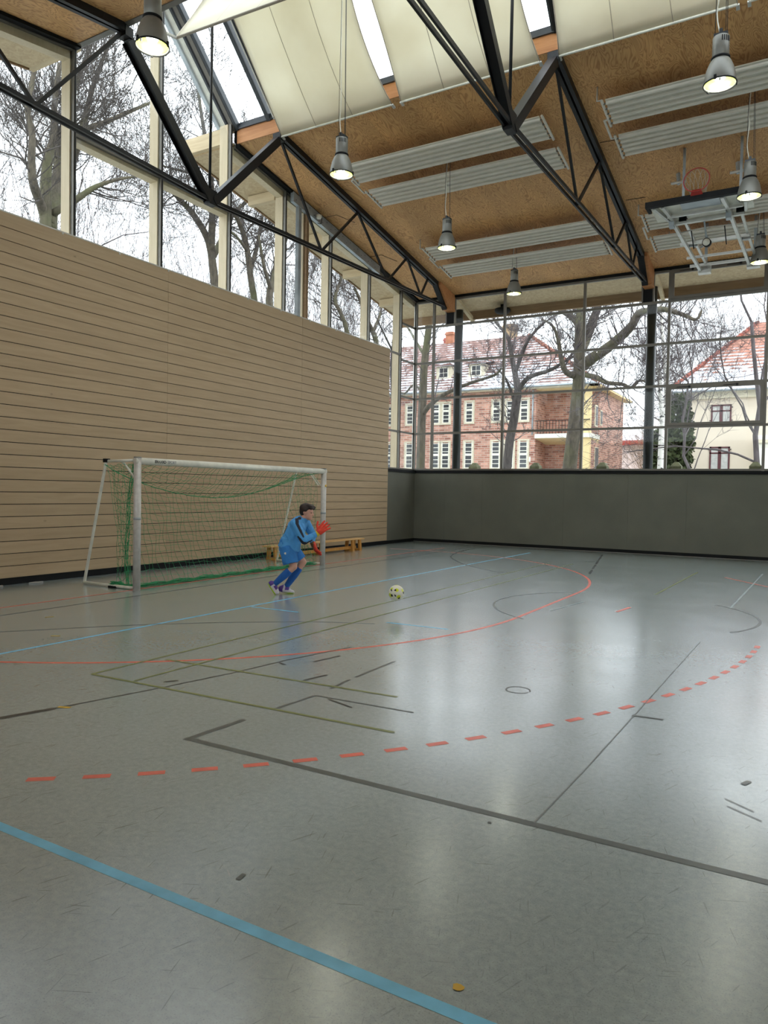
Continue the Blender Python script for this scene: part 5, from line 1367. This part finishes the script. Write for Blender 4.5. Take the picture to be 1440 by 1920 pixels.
LIMBS['L6'] = [[(-17.0, 29.79, 2.67), (-17.0, 29.78, 5.67), (-17.0, 29.61, 7.38), (-17.0, 29.72, 8.64), (-17.0, 29.88, 9.66), (-16.6, 28.8, 10.36)], [(-17.0, 29.68, 8.14), (-16.5, 28.07, 8.53), (-16.3, 27.07, 9.0)]]
def bark_mat(name, c1, c2, moss=None):
    m, nt, b = newmat(name); v = coords(nt, (1,1,0.25)); n1 = noise(nt, v, 9, 5, 0.7); n2 = noise(nt, coords(nt), 0.7, 3)
    r = ramp(nt, [(0.35, lin(c1)), (0.65, lin(c2))]); nt.links.new(n1.outputs[0], r.inputs[0]); col = r.outputs[0]
    if moss:
        mr = ramp(nt, [(0.48,(0,0,0)),(0.8,(1,1,1))]); nt.links.new(n2.outputs[0], mr.inputs[0]); col = mixc(nt, mr.outputs[0], col, lin(moss))
    nt.links.new(col, b.inputs['Base Color']); b.inputs['Roughness'].default_value = 0.95; bump(nt, b, n1.outputs[0], 0.5, 0.03); return m
BARK = bark_mat('grey_green_bark', (66,60,53), (104,96,82), (90,92,60)); BARKD = bark_mat('dark_bark', (58,53,51), (88,82,78)); TWIG = bark_mat('twig_bark', (74,67,68), (106,98,98))
def birch_mat():
    m, nt, b = newmat('birch_bark'); v = coords(nt, (1,1,3)); n1 = noise(nt, v, 2.5, 3, 0.6)
    r = ramp(nt, [(0.36, lin((40,38,38))), (0.46, lin((214,210,202)))]); nt.links.new(n1.outputs[0], r.inputs[0]); nt.links.new(r.outputs[0], b.inputs['Base Color']); b.inputs['Roughness'].default_value = 0.8; return m
BIRCH = birch_mat()
tr = random.Random(11)
def rvec(k):
    return Vector((tr.gauss(0,1), tr.gauss(0,1), tr.gauss(0,1)))*k
def grow(mb, p, d, length, r, depth, droop=0.0, kink=0.22, kids=(3,5), spread=0.9):
    """one crooked branch with side twigs"""
    n = max(3, int(4 + depth)); step = length/n; pts = [p.copy()]; rs = [r]; d = d.normalized(); marks = []
    for i in range(n):
        d = (d + rvec(kink*0.6) + Vector((0,0,0.05-droop))).normalized()
        p = p + d*step; pts.append(p.copy()); rs.append(r*(1-0.62*(i+1)/n)); marks.append((p.copy(), d.copy(), rs[-1]))
    mb.tube(pts, rs, 5 if r > 0.05 else (4 if r > 0.02 else 3), cap=False)
    if depth <= 0: return
    for k in range(tr.randint(*kids)):
        q, dd, rr = marks[tr.randrange(max(0, len(marks)//3), len(marks))]
        side = rvec(1.0); side = (side - dd*side.dot(dd)); 
        if side.length < 1e-3: continue
        nd = dd + side.normalized()*tr.uniform(0.5, 1.0)*spread + Vector((0,0,0.15))
        grow(mb, q, nd, length*tr.uniform(0.42, 0.7), max(0.008, rr*tr.uniform(0.42, 0.62)), depth-1, droop, kink, kids, spread)
def hero_tree(key, label, cat, radii, bark, twig=TWIG, twigs=3, twig_len=1.6, ground=True, group='bare trees outside', depth=2, name='bare_tree'):
    limbs = [[Vector(p) for p in l] for l in LIMBS[key]]
    b0 = limbs[0][0].copy(); root = empty(name, (b0.x, b0.y, GZ)); tag(root, label, cat, group)
    tm = MB(); bm2 = MB()
    for i, l in enumerate(limbs):
        r0, r1 = radii[min(i, len(radii)-1)]
        pts = list(l)
        if i == 0 and ground: pts = [Vector((b0.x+(b0.x-l[1].x)*0.2, b0.y, GZ-0.05)), Vector((b0.x+(b0.x-l[1].x)*0.1,b0.y,(GZ+b0.z)/2))] + pts
        sp = [Vector(p) for p in smooth([tuple(p) for p in pts], 4)]
        k = len(sp); rs = [r0+(r1-r0)*j/(k-1) for j in range(k)]
        if i == 0 and ground: rs = [r*(1.35 if j < 2 else 1.15 if j < 5 else 1.0) for j, r in enumerate(rs)]
        tm.tube(sp, rs, 9 if r0 > 0.1 else 6)
        # twigs along the limb and at its end
        start = int(k*(0.45 if i == 0 else 0.25))
        for j in range(start, k):
            for q in range(twigs if j < k-1 else 4):
                if tr.random() < 0.55 and j < k-1: continue
                d = sp[min(j+1,k-1)] - sp[max(j-1,0)]; d.normalize(); s = rvec(1); s = (s - d*s.dot(d)).normalized()
                grow(bm2, sp[j], s + d*0.6 + Vector((0,0,0.25)), twig_len*tr.uniform(0.5,1.1), max(0.010, min(rs[j]*0.3, 0.03)), depth)
    wchild(root, tm, 'trunk', bark)
    c = wchild(root, bm2, 'twigs', twig); c['kind'] = 'stuff'
    return root
hero_tree('oak', 'thick mossy tree trunk with spreading limbs before the brick balcony', 'tree', [(0.36,0.20),(0.26,0.035),(0.24,0.12),(0.17,0.06),(0.15,0.03),(0.12,0.03)], BARK, TWIG, 3, 2.0, depth=3)
hero_tree('mid', 'dark forked tree in front of the brick house windows', 'tree', [(0.24,0.22),(0.17,0.05),(0.14,0.04),(0.11,0.03),(0.09,0.03)], BARKD, TWIG, 2, 1.6, depth=3)
hero_tree('leftt', 'leaning tree close to the hall corner with a mossy side branch', 'tree', [(0.20,0.12),(0.11,0.03),(0.07,0.02),(0.06,0.02)], BARK, TWIG, 2, 1.0)
hero_tree('birch', 'white barked birch beside the beige house', 'tree', [(0.17,0.06),(0.12,0.04)], BIRCH, TWIG, 2, 2.2, depth=3)
hero_tree('L1', 'many stemmed tree seen through the first long side windows', 'tree', [(0.20,0.06),(0.19,0.07),(0.19,0.06),(0.17,0.05),(0.12,0.03),(0.11,0.04)], BARK, BARKD, 3, 2.2, depth=3)
hero_tree('L2', 'forked tree standing behind the V strut of the long side truss', 'tree', [(0.24,0.06),(0.17,0.05),(0.15,0.04),(0.09,0.03)], BARK, BARKD, 3, 2.2, depth=3)
hero_tree('L3', 'leaning tree just right of the third timber post', 'tree', [(0.20,0.06),(0.12,0.04),(0.08,0.03)], BARK, BARKD, 3, 2.2, depth=3)
hero_tree('L4', 'mossy tree left of the galvanised steel post', 'tree', [(0.22,0.08),(0.11,0.04)], BARK, BARKD, 3, 2.0, depth=3)
hero_tree('L5', 'twin stemmed tree behind the last timber posts of the long side', 'tree', [(0.16,0.06),(0.17,0.06),(0.10,0.04)], BARK, BARKD, 3, 2.0, depth=3)
hero_tree('L6', 'slim tree in the narrow corner window beside the plank wall end', 'tree', [(0.13,0.06),(0.06,0.03)], BARKD, TWIG, 2, 0.9)
def far_tree(x, y, h, label, n=7, depth=3, r=0.16, bark=TWIG):
    root = empty('bare_tree', (x, y, GZ)); tag(root, label, 'tree', 'bare trees outside')
    t_ = MB(); b_ = MB(); p = Vector((x,y,GZ)); pts = [p]; k = 7
    for i in range(k): p = p + Vector((tr.gauss(0,0.15), tr.gauss(0,0.15), h*0.55/k)); pts.append(p)
    t_.tube(pts, [r*(1-0.5*i/k) for i in range(k+1)], 7)
    for i in range(n*2):
        j = tr.randrange(2, k+1); a = tr.uniform(0, 6.283)
        grow(b_, pts[j], Vector((math.cos(a), math.sin(a), tr.uniform(0.5,1.6))), h*tr.uniform(0.28,0.5), r*0.36, depth, 0.0, 0.25, (3,5), 0.8)
    wchild(root, t_, 'trunk', bark); c = wchild(root, b_, 'twigs', bark); c['kind'] = 'stuff'; return root
far_tree(-30, 12, 17, 'pale bare tree behind the first long side windows', 8)
far_tree(-33, 20, 18, 'tall bare tree behind the gable window centre', 8)
far_tree(-31, 28, 16, 'bare tree behind the third timber post, farther off', 7)
far_tree(-30, 38, 16, 'bare tree far behind the middle timber posts', 7)
far_tree(-34, 43, 15, 'bare tree far behind the last timber posts', 6)
far_tree(-8.6, 62, 13, 'pale far tree between the brick house and the birch', 7)
far_tree(-5.2, 40, 12, 'fine twigged bare tree left of the beige house roof', 5, 3, 0.10)
far_tree(-1.5, 30, 13, 'bare tree with twigs before the beige roof at the right edge', 4, 3, 0.12)
# bare brown shrub and dark evergreen
def shrub(x, y, h, w, label, mat, n=60):
    root = empty('bare_shrub', (x,y,GZ)); tag(root, label, 'shrub'); mb = MB()
    for i in range(n):
        a = tr.uniform(0,6.283); q = Vector((x+w*0.5*tr.random()*math.cos(a), y+w*0.4*tr.random()*math.sin(a), GZ))
        grow(mb, q, Vector((math.cos(a)*0.5, math.sin(a)*0.5, 1.3)), h*tr.uniform(0.6,1.05), 0.03, 2, 0.0, 0.2, (3,5), 0.6)
    c = wchild(root, mb, 'twigs', mat); c['kind'] = 'stuff'
SHR = bark_mat('brown_shrub', (126,104,84), (164,142,118))
shrub(-9.6, 64, 5.6, 4.0, 'brown bare shrub beside the brick side wing', SHR, 90)
shrub(-8.7, 57, 4.2, 3.0, 'brown bare shrub left of the middle column', SHR, 70)
ever = plain('dark_evergreen', (58,66,36), 0.9, 0, 0.4, 1.5)
def evergreen(x, y, h, w, label):
    root = empty('evergreen_shrub', (x,y,GZ)); tag(root, label, 'shrub', 'evergreen shrubs'); mb = MB()
    for i in range(2600):
        t = tr.random()**0.7; z = GZ + h*t; rr = w*(0.25+0.75*math.sin(math.pi*min(1,0.15+0.85*(1-t)))**0.7)*tr.uniform(0.55,1.0); a = tr.uniform(0,6.283)
        c = Vector((x+rr*math.cos(a), y+rr*0.8*math.sin(a), z)); s = tr.uniform(0.08,0.2)
        d1 = rvec(1).normalized()*s; d2 = rvec(1).normalized()*s
        mb.add([c-d1, c+d2, c+d1, c-d2], [(0,1,2,3)])
    c = wchild(root, mb, 'foliage', ever); c['kind'] = 'stuff'
    wchild(root, MB().tube([(x,y,GZ),(x,y,GZ+h*0.7)],[0.12,0.05],6), 'trunk', BARKD)
evergreen(-6.3, 42, 6.2, 0.9, 'dark evergreen shrub between the birch and the beige house')
evergreen(-7.6, 46, 4.6, 1.1, 'dark green evergreen shrub between the middle column and the birch')

# thickets of fine bare stems beyond the trees
def thicket(name, label, spots, hmin, hmax, seedn):
    tr.seed(seedn); root = empty(name, (spots[0][0], spots[0][1], GZ)); tag(root, label, 'thicket', kind='stuff'); mb = MB()
    for (x, y) in spots:
        for k in range(3):
            a = tr.uniform(0, 6.283)
            grow(mb, Vector((x+tr.gauss(0,0.4), y+tr.gauss(0,0.4), GZ)), Vector((0.22*math.cos(a), 0.22*math.sin(a), 1)), tr.uniform(hmin, hmax), 0.035, 3, 0.0, 0.10, (3,5), 0.55)
    c = wchild(root, mb, 'twigs', TWIG); c['kind'] = 'stuff'
tr.seed(5)
thicket('bare_thicket', 'thicket of fine bare stems behind the long side trees', [(tr.uniform(-40,-25), tr.uniform(8,46)) for i in range(58)], 9, 13.5, 21)
tr.seed(6)
thicket('bare_thicket', 'pale bare thicket between the brick house and the beige house', [(tr.uniform(-10.5,-5.5), tr.uniform(64,74)) for i in range(16)], 8, 12, 22)
